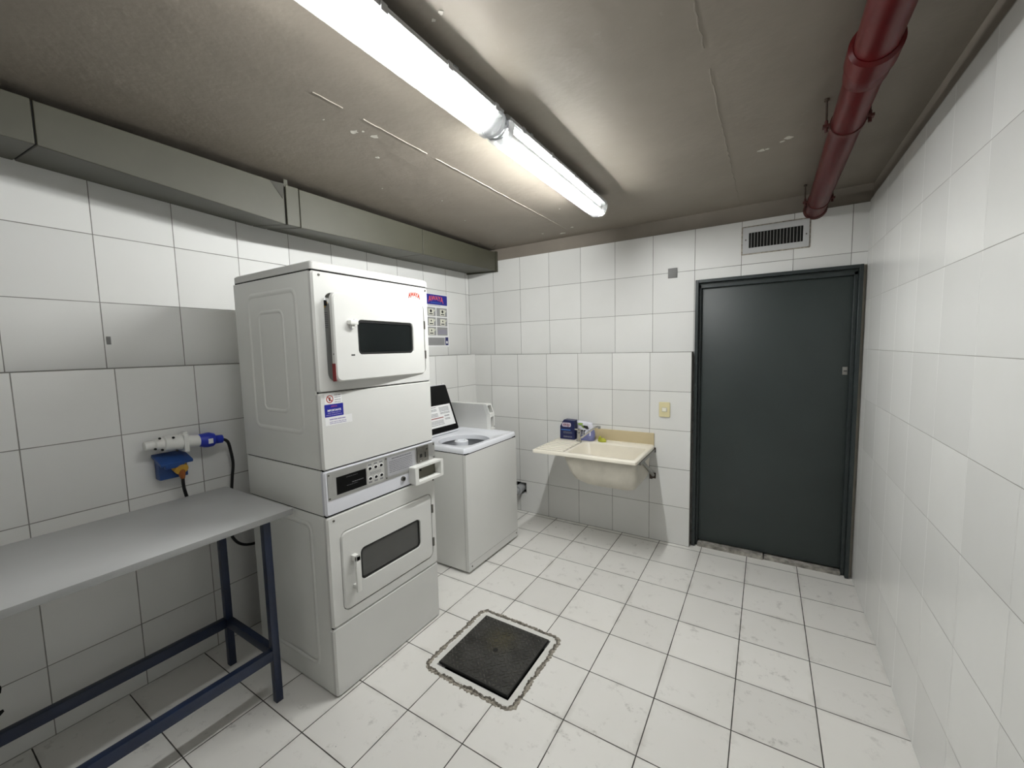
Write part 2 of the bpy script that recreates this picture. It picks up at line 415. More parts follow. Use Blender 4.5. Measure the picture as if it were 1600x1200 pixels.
# ------------------------------------------------------------------ door
door = MB(); door.box(1.160, 2.045, .098, .138, .035, 1.972, bev=.002)
door = struct(door.build('door_1', m_doorpaint))
b = MB()
b.box(1.128, 1.150, .040, .19, 0, 2.020); b.box(1.150, 1.166, .075, .096, 0, 1.985); b.box(1.150, 1.158, .096, .19, 0, 1.985)
b.box(2.058, 2.078, .040, .19, 0, 2.020); b.box(2.038, 2.058, .075, .096, 0, 1.985); b.box(2.047, 2.058, .096, .19, 0, 1.985)
b.box(1.150, 2.058, .040, .19, 1.998, 2.020); b.box(1.150, 2.058, .075, .096, 1.962, 1.998); b.box(1.150, 2.058, .096, .19, 1.975, 1.998)
b.build('door_frame', m_framepaint, door, bevel=.002)
b = MB(); b.box(2.004, 2.030, .094, .099, 1.335, 1.385, 0, bev=.001); b.box(2.009, 2.027, .0932, .0942, 1.356, 1.361, 1)
b.build('lock_plate', [m_galv, m_dark], door)
b = MB(); b.box(1.166, 1.60, .050, .16, -.01, .028, bev=.005); b.box(1.606, 2.038, .060, .16, -.01, .024, bev=.005)
struct(b.build('trim_1', m_concrete))

# ------------------------------------------------------------------ manhole cover
CX0, CX1, CY0, CY1, CT = .240, .642, -1.858, -1.452, .014
t = thing('manhole_cover', (.441, -1.655, 0), 'square black steel checker plate manhole cover set in the white tile floor', 'manhole cover')
b = MB(); b.box(CX0, CX1, CY0, CY1, .001, CT-.0015, 1)
b.box(CX0+.002, CX1-.002, CY0+.002, CY1-.002, CT-.0016, CT, 0)
N = 17
for i in range(N):
    for j in range(N):
        x = CX0+.014+(CX1-CX0-.028)*i/(N-1); y = CY0+.014+(CY1-CY0-.028)*j/(N-1)
        if (x-.441)**2+(y+1.655)**2 < .0004: continue
        M = Matrix.Translation((x, y, CT)) @ Matrix.Rotation(math.radians((45 if (i//2+j//2+(i*7+j*3) % 2) % 2 else 135)), 4, 'Z')
        L, W = .0145, .0042
        b.add([(-L, 0, 0), (0, -W, 0), (L, 0, 0), (0, W, 0), (-L*.7, 0, .0026), (0, -W*.5, .003), (L*.7, 0, .0026), (0, W*.5, .003)],
              [(0, 1, 5, 4), (1, 2, 6, 5), (2, 3, 7, 6), (3, 0, 4, 7), (4, 5, 6, 7)], 2, M)
b.build('plate', [m_cover, m_edgeblk, mat('worn_steel_lug', srgb(88, 86, 81), .5, metal=.3, var=.25, vscale=16)], t, smooth=False, normals=True)
b = MB(); b.tube([(.441, -1.655, CT-.001), (.441, -1.655, CT+.0008)], .013, 16); b.build('lifting_hole', m_dark, t)
def path_ring(x0, x1, y0, y1, r, n=8): return rrect(x0, x1, y0, y1, r, n)
# rough cement bead round the opening, laid on the floor
def bead(x0, x1, y0, y1, r, width, height, amp, seed, nseg=240):
    rd = random.Random(seed); P = rrect(x0, x1, y0, y1, r, 8); P.append(P[0]); Q = []
    tot = sum(math.dist(a, c) for a, c in zip(P, P[1:])); step = tot/nseg; acc = 0
    for a, c in zip(P, P[1:]):
        d = math.dist(a, c); k = 0
        while acc < d:
            f = acc/d; Q.append((a[0]+(c[0]-a[0])*f, a[1]+(c[1]-a[1])*f)); acc += step
        acc -= d
    n = len(Q); bm_ = MB(); rings = []
    ph = [rd.uniform(0, 6) for _ in range(8)]
    def nz(i, o): return sum(math.sin((k+2)*3.1*2*math.pi*i/n*[1, 1.7, 2.9, 4.1, 5.3, 7, 9, 12][k]+ph[(k+o) % 8]) for k in range(8))/8
    for i in range(n):
        a, c = Q[i-1], Q[(i+1) % n]; tx, ty = c[0]-a[0], c[1]-a[1]; L = math.hypot(tx, ty) or 1; nx, ny = ty/L, -tx/L
        o = nz(i, 0)*amp+rd.uniform(-amp, amp)*.35; w1 = width*(1+.9*nz(i, 3)+rd.uniform(-.35, .35)); w2 = width*(1+.8*nz(i, 5)+rd.uniform(-.3, .3))
        h = height*(1+.6*nz(i, 2)+rd.uniform(-.4, .5)); x, y = Q[i][0]+nx*o, Q[i][1]+ny*o
        rings.append([(x-nx*w1, y-ny*w1, .0002), (x-nx*w1*.45, y-ny*w1*.45, max(.001, h)), (x, y, max(.0008, h*rd.uniform(.2, .8))), (x+nx*w2*.5, y+ny*w2*.5, max(.001, h*rd.uniform(.5, 1.2))), (x+nx*w2, y+ny*w2, .0002)])
    R = [[bm_.bm.verts.new(p) for p in r_] for r_ in rings]
    for i in range(n):
        for k in range(4): bm_.bm.faces.new([R[i][k], R[i][k+1], R[(i+1) % n][k+1], R[(i+1) % n][k]])
    return bm_
bead(.190, .692, -1.912, -1.398, .045, .0085, .0045, .007, 4).build('cement_bead', m_cement, floor, smooth=False)
bead(.184, .686, -1.906, -1.404, .04, .0055, .0075, .010, 9).build('cement_bead', m_cementdk, floor, smooth=False)
b = MB(); b.ring(rrect(.204, .678, -1.897, -1.412, .03), rrect(HX0, HX1, HY0, HY1, .002), 'z', .0, .0012); b.build('white_grout_border', m_whitegrout, floor)

# ------------------------------------------------------------------ air duct on the left
t = thing('air_duct', (-.8, -2, 2.25), 'long grey-green painted sheet metal air duct under the ceiling along the left wall', 'duct')
DF = -.63
def duct_z(y):   # front bottom, back bottom, top
    K = [(-4.4, 2.31, 2.36, 2.47), (-2.86, 2.305, 2.341, 2.459), (-1.965, 2.242, 2.296, 2.452), (-.944, 2.273, 2.292, 2.458), (.06, 2.294, 2.31, 2.466)]
    for a, c in zip(K, K[1:]):
        if y <= c[0]: f = (y-a[0])/(c[0]-a[0]); return tuple(a[i]+(c[i]-a[i])*f for i in (1, 2, 3))
    return K[-1][1:]
def duct_sec(y0, y1, dx=0, name='duct_section'):
    b = MB(); R = []
    for y in (y0, y1):
        f, k, tp = duct_z(y); R.append([(XLU+.003, y, k), (DF+dx, y, f), (DF+dx, y, tp), (XLU+.003, y, tp+.005)])
    b.loft(R, 0, True, True); return b.build(name, m_duct, t, bevel=.003)
duct_sec(-4.4, -2.862, .004); duct_sec(-2.857, -1.975); duct_sec(-1.969, -1.897, .006, 'duct_collar'); duct_sec(-1.89, -.935); duct_sec(-.931, .045)
b = MB(); f, k, tp = duct_z(.06); b.prism([(XLU+.002, k-.012), (DF+.008, f-.008), (DF+.008, tp+.01), (XLU+.002, tp+.01)], 'y', .045, .068); b.build('end_frame', m_duct, t)
b = MB(); b.box(DF-.001, DF+.004, -1.975, -1.955, 2.44, 2.478); b.build('hanger_strap', m_duct, t)
b = MB(); b.add([(DF+.001, -2.045, 2.449), (DF+.010, -1.978, 2.452), (DF+.003, -1.985, 2.375), (DF+.0005, -2.045, 2.447), (DF+.001, -1.977, 2.45), (DF+.0005, -1.985, 2.375)], [(0, 1, 2), (3, 5, 4), (0, 2, 5, 3), (0, 3, 4, 1), (1, 4, 5, 2)])
b.build('peeled_tape_flap', mat('dull_tape', srgb(62, 61, 54), .7), t)
b = MB()
for y in (-2.8595, -1.972, -1.8935, -.933):
    f, k, tp = duct_z(y); b.prism([(XLU+.01, k+.004), (DF-.004, f+.004), (DF-.004, tp-.004), (XLU+.01, tp-.004)], 'y', y-.004, y+.004)
b.build('joint_gap', m_dark, t)
for pts, lb in (([(-.60, -.28, 2.46), (-.585, -.27, 2.475), (-.60, -.25, 2.49), (-.595, -.26, 2.5)], 'hooked thin wire end under the ceiling, the left of two above the duct end'),
                ([(-.57, -.12, 2.46), (-.545, -.10, 2.48), (-.53, -.09, 2.5)], 'straight thin wire end under the ceiling, the right of two above the duct end')):
    b = MB(); b.tube(pts, .0012, 6); tag(b.build('hanging_wire', m_rod, org=pts[-1]), lb, 'wire', 'wire ends above the duct')

# ------------------------------------------------------------------ fluorescent fixtures
def fixture(y0, y1, spill_lip, label, tubes):
    xc = .650
    t = thing('fluorescent_fixture', (xc, (y0+y1)/2, ZC), label, 'ceiling light', 'fluorescent battens end to end on the ceiling')
    b = MB(); b.prism([(xc-.050, 2.437), (xc+.050, 2.437), (xc+.058, 2.455), (xc+.040, 2.472), (xc-.040, 2.472), (xc-.058, 2.455)], 'y', y0+.012, y1-.012)
    b.box(xc-.057, xc-.0545, y0+.035, y1-.035, spill_lip[0], 2.455); b.box(xc+.0545, xc+.057, y0+.035, y1-.035, spill_lip[1], 2.455)  # side lips added to hold back tube light from the ceiling
    b.build('tray', m_tray, t)
    # ribbed clear cover
    O = []; I = []; n = 36
    for k in range(n+1):
        a = math.pi*k/n; rr = .060+(.0009 if k % 2 else 0)
        hx = math.copysign(abs(math.cos(a))**.72, math.cos(a)); hz = math.sin(a)**.8
        O.append((xc-hx*rr, 2.440-hz*.066)); I.append((xc-hx*(rr-.002), 2.440-hz*.064))
    b = MB(); n2 = len(O)
    V0 = [b.bm.verts.new((x, y0+.03, z)) for x, z in O]; V1 = [b.bm.verts.new((x, y1-.03, z)) for x, z in O]
    for k in range(n2-1): b.bm.faces.new([V0[k], V0[k+1], V1[k+1], V1[k]])
    b.build('diffuser', m_diff, t, smooth=True, angle=60)
    for ya, yb in ((y0, y0+.03), (y1-.03, y1)):
        sg = 1 if ya == y0 else -1; ye = ya if sg == 1 else yb; yi = yb if sg == 1 else ya
        R = []
        for q, sc in ((yi, 1.03), ((ye+yi)/2, 1.03), (ye, .93)):
            R.append([(xc+(x-xc)*sc, q, 2.44+(z-2.44)*sc) for x, z in O])
        b = MB(); VV = [[b.bm.verts.new(p) for p in r] for r in R]
        for a_, c_ in zip(VV, VV[1:]):
            for k in range(n2-1): b.bm.faces.new([a_[k], a_[k+1], c_[k+1], c_[k]])
        b.bm.faces.new(VV[-1]); b.build('end_cap', m_capclear, t, smooth=True, angle=60)
    for x, lit in tubes:
        b = MB(); b.tube([(x, y0+.075, 2.408), (x, y1-.075, 2.408)], .013, 16)
        b.build('fluorescent_tube', (m_tube, m_tube_far)[lit-1] if lit else m_white, t)
        b = MB()
        for ya in (y0+.052, y1-.076): b.tube([(x, ya, 2.408), (x, ya+.024, 2.408)], .0138, 14); b.box(x-.009, x+.009, ya+.004, ya+.018, 2.408, 2.44)
        b.build('lamp_holder', m_white, t)
    k = y0+.10
    b = MB()
    while k < y1-.05:
        for sg in (1, -1):
            b.box(xc+sg*.058-.004, xc+sg*.058+.004, k, k+.022, 2.432, 2.456)
        k += .265
    b.build('clip', m_tray, t)
    b = MB()
    for k in (y0+.25, y1-.25): b.box(xc-.022, xc+.022, k-.012, k+.012, 2.47, ZC)
    b.build('mounting_bracket', m_tray, t)
    return t
fixture(-3.10, -1.865, (2.442, 2.442), 'nearer white fluorescent batten overhead, running out of the top of the photo', [(.655, 1)])
fixture(-1.840, -.675, (2.4235, 2.440), 'farther white fluorescent batten on the ceiling, ending short of the back wall', [(.624, 2), (.676, 0)])
b = MB(); rd = random.Random(5)
pts = []
for k in range(60):
    a = k*.62; pts.append((.650+.052*math.cos(a)*(1+rd.uniform(-.1, .1)), -1.876+.046*k/59, 2.425+.045*math.sin(a)+rd.uniform(-.004, .004)))
b.tube(pts, .0032, 6); tag(b.build('tape_wrap', m_capclear), 'crumpled clear tape wrapped round the joint between the two fluorescent battens', 'tape')

# ------------------------------------------------------------------ red pipe
PX, PZ, PR = 1.826, 2.398, .053
t = thing('fire_pipe', (PX, -1.5, PZ), 'dark red painted fire water pipe under the ceiling entering the back wall', 'pipe')
b = MB(); b.tube([(PX, -4.4, PZ), (PX, .12, PZ)], PR, 32); b.build('pipe_run', m_pipe, t)
b = MB(); b.tube([(PX, -1.66, PZ), (PX, -1.652, PZ), (PX, -1.57, PZ), (PX, -1.56, PZ), (PX, -1.50, PZ), (PX, -1.49, PZ)], [PR+.002, PR+.012, PR+.012, PR+.006, PR+.006, PR+.001], 32); b.build('coupling', m_pipe, t)
b = MB(); b.tube([(PX, .055, PZ), (PX, .071, PZ)], [PR+.004, PR+.012], 32); b.build('wall_collar', m_piperust, t)
for y in (-1.16, -.13):
    b = MB(); b.tube([(PX, y-.012, PZ), (PX, y+.012, PZ)], PR+.004, 32)
    b.box(PX-.078, PX-.050, y-.013, y+.013, PZ-.006, PZ+.004); b.box(PX+.050, PX+.078, y-.013, y+.013, PZ-.006, PZ+.004)
    for sx in (-1, 1): b.tube([(PX+sx*.066, y, PZ-.022), (PX+sx*.066, y, PZ+.02)], .006, 8)
    c = b.build('pipe_clamp', m_piperust, t)
    b = MB(); b.tube([(PX-.066, y, PZ), (PX-.068, y-.004, ZC)], .0038, 8); b.tube([(PX-.068, y-.004, ZC-.008), (PX-.068, y-.004, ZC)], .009, 8); b.tube([(PX+.066, y, PZ), (PX+.066, y, ZC)], .0038, 8)
    b.build('hanger_rod', m_rod, c)

# ------------------------------------------------------------------ vent grille, plates, switch
t = thing('vent_grille', (1.61, YU, 2.26), 'white metal vent grille with upright fins above the green door', 'vent')
b = MB(); b.ring(rrect(1.424, 1.800, 2.170, 2.346, .004), rrect(1.461, 1.767, 2.206, 2.308, .002), 'y', YU-.008, YU); b.build('frame', m_grille, t, bevel=.002)
b = MB(); b.box(1.455, 1.773, YU-.001, YU, 2.2, 2.314); b.build('backing', m_dark, t)
b = MB()
for k in range(16):
    x = 1.461+.306*(k+.75)/16.5; b.box(x-.0015, x+.0015, YU-.007, YU-.0012, 2.206, 2.308)
b.build('fin', m_slat, t)
b = MB(); b.ring(rrect(1.415, 1.808, 2.162, 2.354, .008), rrect(1.424, 1.800, 2.170, 2.346, .004), 'y', YU-.002, YU); b.build('mortar_edge', m_cement, t)
for x, z in ((1.442, 2.262), (1.784, 2.25)):
    b = MB(); b.tube([(x, YU-.011, z), (x, YU-.007, z)], .005, 10); b.build('screw', m_platedk, t)
b = MB(); b.box(.931, .997, YU-.006, YU, 2.057, 2.130, bev=.0015); b.tube([(.942, YU-.007, 2.09), (.942, YU-.005, 2.09)], .003, 8)
tag(b.build('blank_cover_plate', m_coverplate, org=(.964, YU, 2.093)), 'small square grey blank plate on the white tiles left of the door top', 'wall plate')
t = thing('light_switch', (.928, 0, 1.057), 'cream rectangular light switch on the white tiles between sink and door', 'light switch')
b = MB(); b.prism(rrect(.888, .969, .999, 1.115, .008), 'y', -.009, 0); b.build('plate', m_cream, t, bevel=.003)
b = MB(); b.box(.913, .945, -.016, -.008, 1.044, 1.071, bev=.003); b.build('rocker', mat('cream_rocker', srgb(246, 243, 228), .35), t)
b = MB(); b.ring(rrect(.909, .949, 1.040, 1.075, .002), rrect(.9125, .9455, 1.0435, 1.0715, .002), 'y', -.0098, -.0088); b.build('rocker_surround', m_putty, t)
b = MB(); b.box(XLU, XLU+.002, -2.645, -2.630, 1.612, 1.648)
tag(b.build('tape_scrap', m_coverplate, org=(XLU, -2.637, 1.63)), 'tiny grey scrap of tape on the upper left tile wall', 'tape')

# drain pipe in the wall hole
b = MB(); b.tube([(-.385, .068, .222), (-.385, -.055, .216)], [.040, .040], 24); b.tube([(-.385, -.03, .217), (-.385, -.06, .216)], .045, 24)
b.tube([(-.385, -.05, .216), (-.40, -.09, .20), (-.47, -.14, .19), (-.60, -.16, .20)], .030, 16)
t = tag(b.build('drain_pipe', m_pvc, org=(-.385, 0, .22)), 'grey plastic drain pipe coming out of the square wall hole behind the washer', 'pipe')
b = MB(); b.box(HO[0], HO[1], .0685, .0695, HO[2], HO[3]); b.build('dark_hole_back', m_dark, bpy.data.objects['wall_back'])

# ------------------------------------------------------------------ poster on left wall
PXw = XLU+.001
t = thing('poster', (XLU, -.42, 1.82), 'instruction poster with blue header and grey pictogram boxes beside the tall dryer', 'poster')
b = MB(); b.prism(rrect(-.580, -.258, 1.583, 2.064, .008), 'x', XLU, XLU+.0015); b.build('sheet', m_whitebright, t)
H0, H1 = XLU+.0012, XLU+.0022
b = MB(); b.prism(rrect(-.575, -.268, 1.965, 2.055, .006), 'x', H0, H1); hd = b.build('header', m_blueink, t)
text('AWAYA', .048, (XLU+.0024, -.420, 2.018), (0, 1, 0), (0, 0, 1), mat('poster_logo_red', srgb(226, 96, 84), .6), hd, width=.20, warp=lambda x, y: (x, y*(1.0+10*abs(x)*.6)-14*x*x*.12+.004), bold=.001)
b = MB(); lines(b, 'x', XLU+.0023, XLU+.0026, -.49, -.35, [1.983], .004, 0, 2); b.build('small_print', m_lightblue, hd)
b = MB(); lines(b, 'x', H0, H1, -.53, -.36, [1.957], .004, 0, 2); b.build('small_print', m_greytxt, t)
for r_, zt in enumerate((1.938, 1.850, 1.764)):
    for c_, yc in enumerate((-.500, -.345)):
        b = MB(); b.prism([(yc-.072, zt-.076), (yc+.070, zt-.076), (yc+.070, zt), (yc-.072, zt)], 'x', H0, H1)
        cell = b.build('pictogram_box', m_postergrey, t)
        if r_ == 2 and c_ == 1:
            b = MB(); lines(b, 'x', H1, H1+.0004, yc-.06, yc+.06, [zt-.03, zt-.04, zt-.05, zt-.06], .003, 0, 4); b.build('small_print', m_lilac, cell); continue
        b = MB(); u = yc+.008
        b.prism([(u-.034, zt-.070), (u+.034, zt-.070), (u+.034, zt-.012), (u-.034, zt-.012)], 'x', H1, H1+.0004)
        b.prism([(u+.036, zt-.04), (u+.052, zt-.03), (u+.052, zt-.012), (u+.04, zt-.02)], 'x', H1, H1+.0004)
        pic = b.build('pictogram', mat('poster_cream', srgb(222, 222, 208), .6), cell)
        b = MB(); R_ = .014 if r_ == 0 else .008
        b.prism([(u+R_*math.cos(k*math.pi/6), zt-.032+R_*math.sin(k*math.pi/6)) for k in range(12)], 'x', H1+.0003, H1+.0008)
        b.box(H1+.0003, H1+.0008, u-.022, u+.022, zt-.062, zt-.053)
        b.build('pictogram_ink', m_blacktxt, cell)
b = MB(); b.box(H0, H1, -.572, -.318, 1.597, 1.668, 0); b.build('footer', m_postergrey, t)
b = MB(); b.box(H0, H1, -.310, -.268, 1.597, 1.672, 0); fb = b.build('footer_badge', m_navy, t)
b = MB(); b.prism([(-.289+.012*math.cos(k*.7), 1.625+.014*math.sin(k*.7)) for k in range(9)], 'x', H1, H1+.0005); b.build('badge_mark', m_whitebright, fb)
b = MB(); lines(b, 'x', H1, H1+.0004, -.56, -.33, [1.655, 1.643, 1.631, 1.619, 1.607], .003, 0, 8); b.build('small_print', m_greytxt, t)

# ------------------------------------------------------------------ stacked dryer
DX0, DX1, DY0, DY1 = -.660, -.013, -2.247, -1.566
FB = DX1-.022       # plane behind the front panels
t = thing('stacked_dryer', ((DX0+DX1)/2, (DY0+DY1)/2, 0), 'tall white two-door stacked tumble dryer standing beside the grey table', 'tumble dryer')
dryer = t
b = MB(); b.box(DX0, FB, DY0+.001, DY1-.001, 1.048, 1.893, 0, bev=.002); b.box(DX0+.002, FB-.001, DY0+.002, DY1-.002, .842, 1.0425, 0, bev=.002); b.box(DX0+.008, FB, DY0+.003, DY1-.003, .004, .8365, 0, bev=.002)
b.box(DX0+.008, FB-.003, DY0+.006, DY1-.006, .002, 1.899, 1)  # dark core, keeps the cabinet gaps in painted shade
cab = b.build('cabinet', [m_enamel_side, m_dark], t)
b = MB()
for z0, z1 in ((1.374, 1.390), (1.038, 1.050), (.830, .846), (.318, .334), (1.888, 1.899)): b.box(FB+.0005, DX1-.010, DY0+.006, DY1-.006, z0, z1)
b.build('panel_seam', m_dark, cab)  # dark strips filling the panel gaps, painted in place of their shade
# pressed side panels
def emboss(x0, x1, z0, z1, w_, r, hgt=.0035, par=cab, skew=0):
    b = MB(); y = DY0+.0015; n = None
    R = []
    for d, h in ((0, 0), (w_*.35, hgt), (w_*.65, hgt), (w_, 0)):
        R.append([(u, y-h, v) for u, v in rrect(x0+d, x1-d, z0+d, z1-d, max(.004, r-d), 6)])
    b.loft(R); b.build('pressed_rib', m_enamel_side, par, angle=70)
emboss(-.545, -.125, 1.19, 1.838, .026, .05); emboss(-.455, -.235, 1.28, 1.752, .02, .04)
emboss(-.560, -.125, .10, .797, .026, .05); 
# top lid
b = MB()
R = [[(x, y, 1.898) for x, y in rrect(DX0+.012, DX1+.001, DY0-.002, DY1+.002, .014)], [(x, y, 1.924) for x, y in rrect(DX0+.012, DX1+.001, DY0-.002, DY1+.002, .014)],
     [(x, y, 1.932) for x, y in rrect(DX0+.020, DX1-.009, DY0+.008, DY1-.008, .012)]]
b.loft(R, 0, True, True); b.build('top_panel', m_enamel, t, bevel=0, angle=50)
def front_panel(z0, z1, hole, r=.03, name='front_panel', mt=m_enamel):
    b = MB(); O = rrect(DY0, DY1, z0, z1, .012, 6)
    yy0, yy1, zz0, zz1 = hole
    I = rrect(yy0, yy1, zz0, zz1, r, 6)
    O2 = rrect(DY0+.008, DY1-.008, z0+.004, z1-.004, .010, 6)
    n = len(O)
    L = lambda P, x: [b.bm.verts.new((x, u, v)) for u, v in P]
    A, B_, C_, D_, E_ = L(O, FB), L(O, DX1-.008), L(O2, DX1), L(I, DX1), L(I, FB)
    for P, Q in ((A, B_), (B_, C_), (C_, D_), (D_, E_)):
        for k in range(n): b.bm.faces.new([P[k], P[(k+1) % n], Q[(k+1) % n], Q[k]])
    return b.build(name, mt, t, angle=25)
def solid_panel(z0, z1, name, mt=m_enamel):
    b = MB()
    R = [[(FB, u, v) for u, v in rrect(DY0, DY1, z0, z1, .012, 6)], [(DX1-.008, u, v) for u, v in rrect(DY0, DY1, z0, z1, .012, 6)], [(DX1, u, v) for u, v in rrect(DY0+.008, DY1-.008, z0+.004, z1-.004, .010, 6)]]
    b.loft(R, 0, True, True); return b.build(name, mt, t, angle=25)
def screw(y, z, par, x=DX1, r=.006):
    b = MB(); b.tube([(x-.001, y, z), (x+.003, y, z)], [r, r*.8], 12); b.box(x+.0025, x+.0034, y-r*.5, y+r*.5, z-.0008, z+.0008, 1); b.build('screw', [m_platedk, m_dark], par)
fp = front_panel(1.384, 1.892, (-2.197, -1.600, 1.425, 1.808), .04)
screw(-2.213, 1.876, fp); screw(-1.586, 1.876, fp)
b = MB(); b.box(FB-.001, FB+.0005, -2.215, -1.59, 1.41, 1.825); rc = b.build('door_recess', m_lint, t)
b = MB(); b.box(FB, FB+.012, -2.192, -2.176, 1.752, 1.775, 0); b.box(FB, FB+.004, -2.194, -2.176, 1.765, 1.79, 1); b.tube([(FB+.004, -2.195, 1.735), (FB+.006, -2.172, 1.768)], .005, 8, 2)
b.build('door_latch', [m_dark, m_whitebright, m_yellow], rc)
b = MB(); lines(b, 'x', FB+.0005, FB+.001, -2.194, -2.168, [1.66+.009*k for k in range(8)], .004, 0, 3, gaps=False); b.build('warning_print', m_greytxt, rc)
# upper door, ajar: hinged on the far side
ANG = math.radians(4.3)
HP = Vector((DX1+.001, -1.606, 0))
Md = Matrix.Translation(HP) @ Matrix.Rotation(ANG, 4, 'Z') @ Matrix.Translation(-HP)
def door(z0, z1, y0, y1, win, M, wmat, name='door', th=.020):
    b = MB(); X0 = DX1-th+.003; X1 = DX1+.004
    O = rrect(y0, y1, z0, z1, .030, 6); O2 = rrect(y0+.006, y1-.006, z0+.006, z1-.006, .026, 6)
    I = rrect(*win, .022, 6); I0 = rrect(win[0]-.004, win[1]+.004, win[2]-.004, win[3]+.004, .025, 6); n = len(O)
    L = lambda P, x: [b.bm.verts.new(M @ Vector((x, u, v))) for u, v in P]
    A, B_, C_, D_, E_ = L(O, X0), L(O, X1-.005), L(O2, X1), L(I0, X1), L(I, X1-.010)
    for P, Q in ((A, B_), (B_, C_), (C_, D_), (D_, E_)):
        for k in range(n): b.bm.faces.new([P[k], P[(k+1) % n], Q[(k+1) % n], Q[k]])
    b.bm.faces.new(A)
    d = b.build(name, m_enamel, t, angle=25)
    b = MB(); b.ring(rrect(win[0]-.001, win[1]+.001, win[2]-.001, win[3]+.001, .022, 6), rrect(win[0]+.008, win[1]-.008, win[2]+.008, win[3]-.008, .016, 6), 'x', X1-.011, X1-.005, M=M); b.build('window_seal', m_seal, d)
    b = MB(); b.prism(rrect(win[0]+.006, win[1]-.006, win[2]+.006, win[3]-.006, .016, 6), 'x', X1-.010, X1-.008, M=M); b.build('door_window', wmat, d)
    return d
ud = door(1.426, 1.807, -2.191, -1.606, (-2.062, -1.700, 1.542, 1.693), Md, m_glass_dk)
b = MB(); b.box(DX1+.002, DX1+.028, -2.122, -2.080, 1.672, 1.690, bev=.003, M=Md); b.box(DX1+.002, DX1+.020, -2.110, -2.092, 1.655, 1.674, bev=.003, M=Md); b.box(DX1+.002, DX1+.008, -2.085, -2.068, 1.678, 1.698, bev=.001, M=Md)
b.build('handle', m_white, ud)
b = MB(); b.box(DX1+.0035, DX1+.0045, -2.108, -2.088, 1.536, 1.542, M=Md); b.build('slot', m_dark, ud)
b = MB(); b.prism([(-2.1905, 1.428), (-2.176, 1.428), (-2.178, 1.500), (-2.185, 1.510), (-2.1905, 1.500)], 'x', DX1-.020, DX1-.0135, M=Md)
b.box(DX1-.019, DX1+.0005, -2.1925, -2.1905, 1.430, 1.505, M=Md); b.build('red_lint_tag', m_red, ud)
b = MB(); b.tube([Md @ Vector((DX1-.006, -2.1925, 1.545)), Md @ Vector((DX1-.006, -2.190, 1.545))], .003, 8); b.build('screw', m_platedk, ud)
b = MB()
for z in (1.69, 1.53): b.box(DX1-.004, DX1+.003, -1.604, -1.596, z-.022, z+.022, bev=.001)
b.build('hinge', m_platedk, fp)
b = MB(); b.prism(rrect(-1.716, -1.622, 1.828, 1.866, .002), 'x', DX1, DX1+.0004); lg = b.build('maker_badge', m_enamel, t)
text('AWAYA', .028, (DX1+.0010, -1.669, 1.846), (0, 1, 0), (0, 0, 1), m_redtxt, lg, width=.084, warp=lambda x, y: (x, y*(1.0+6*abs(x))-6*x*x+.002), bold=.0011, depth=.0006)
b = MB(); lines(b, 'x', DX1+.0004, DX1+.0007, -1.71, -1.63, [1.831], .002); b.build('small_print', m_greytxt, lg)
# blank panel with stickers
bp_ = solid_panel(1.046, 1.380, 'lower_front_panel')
b = MB(); b.prism(rrect(-2.222, -2.138, 1.331, 1.374, .002), 'x', DX1, DX1+.0005); s1 = b.build('no_entry_sticker', m_whitebright, t)
b = MB(); c0, z0 = -2.197, 1.352
b.ring([(c0+.017*math.cos(k*math.pi/12), z0+.017*math.sin(k*math.pi/12)) for k in range(24)], [(c0+.0132*math.cos(k*math.pi/12), z0+.0132*math.sin(k*math.pi/12)) for k in range(24)], 'x', DX1+.0005, DX1+.001)
b.prism([(c0-.012, z0+.009), (c0-.009, z0+.012), (c0+.012, z0-.009), (c0+.009, z0-.012)], 'x', DX1+.0005, DX1+.001); b.build('prohibition_ring', mat('ring_red', srgb(170, 60, 42), .6), s1)
b = MB(); b.prism([(c0-.004, z0-.008), (c0+.001, z0-.009), (c0+.005, z0+.007), (c0-.006, z0+.008)], 'x', DX1+.0004, DX1+.0007); b.build('pictogram', m_blacktxt, s1)
b = MB(); lines(b, 'x', DX1+.0005, DX1+.0008, -2.174, -2.144, [1.367, 1.358, 1.347, 1.337], .0025, 0, 5); b.build('small_print', m_greytxt, s1)
b = MB(); b.prism(rrect(-2.224, -2.133, 1.275, 1.329, .002), 'x', DX1, DX1+.0005); s2 = b.build('notice_sticker', m_blueink, t)
text('IMPORTANTE', .012, (DX1+.0007, -2.178, 1.302), (0, 1, 0), (0, 0, 1), m_whitebright, s2, width=.066, bold=.0003)
text('AWAYA', .010, (DX1+.0007, -2.178, 1.319), (0, 1, 0), (0, 0, 1), mat('purple_red_ink', srgb(190, 90, 130), .6), s2, width=.030)
b = MB(); lines(b, 'x', DX1+.0005, DX1+.0008, -2.210, -2.148, [1.2915], .003, 0, 5); lines(b, 'x', DX1+.0005, DX1+.0008, -2.218, -2.140, [1.283], .003, 0, 9); b.build('small_print', m_lilac, s2)
b = MB(); b.prism(rrect(-2.224, -2.090, 1.238, 1.274, .002), 'x', DX1, DX1+.0004); s3 = b.build('white_sticker', m_whitebright, t)
b = MB(); lines(b, 'x', DX1+.0004, DX1+.0007, -2.203, -2.125, [1.263], .0045, 0, 15); lines(b, 'x', DX1+.0004, DX1+.0007, -2.203, -2.120, [1.252, 1.245], .0025, 0, 6); b.build('small_print', m_lilac, s3)
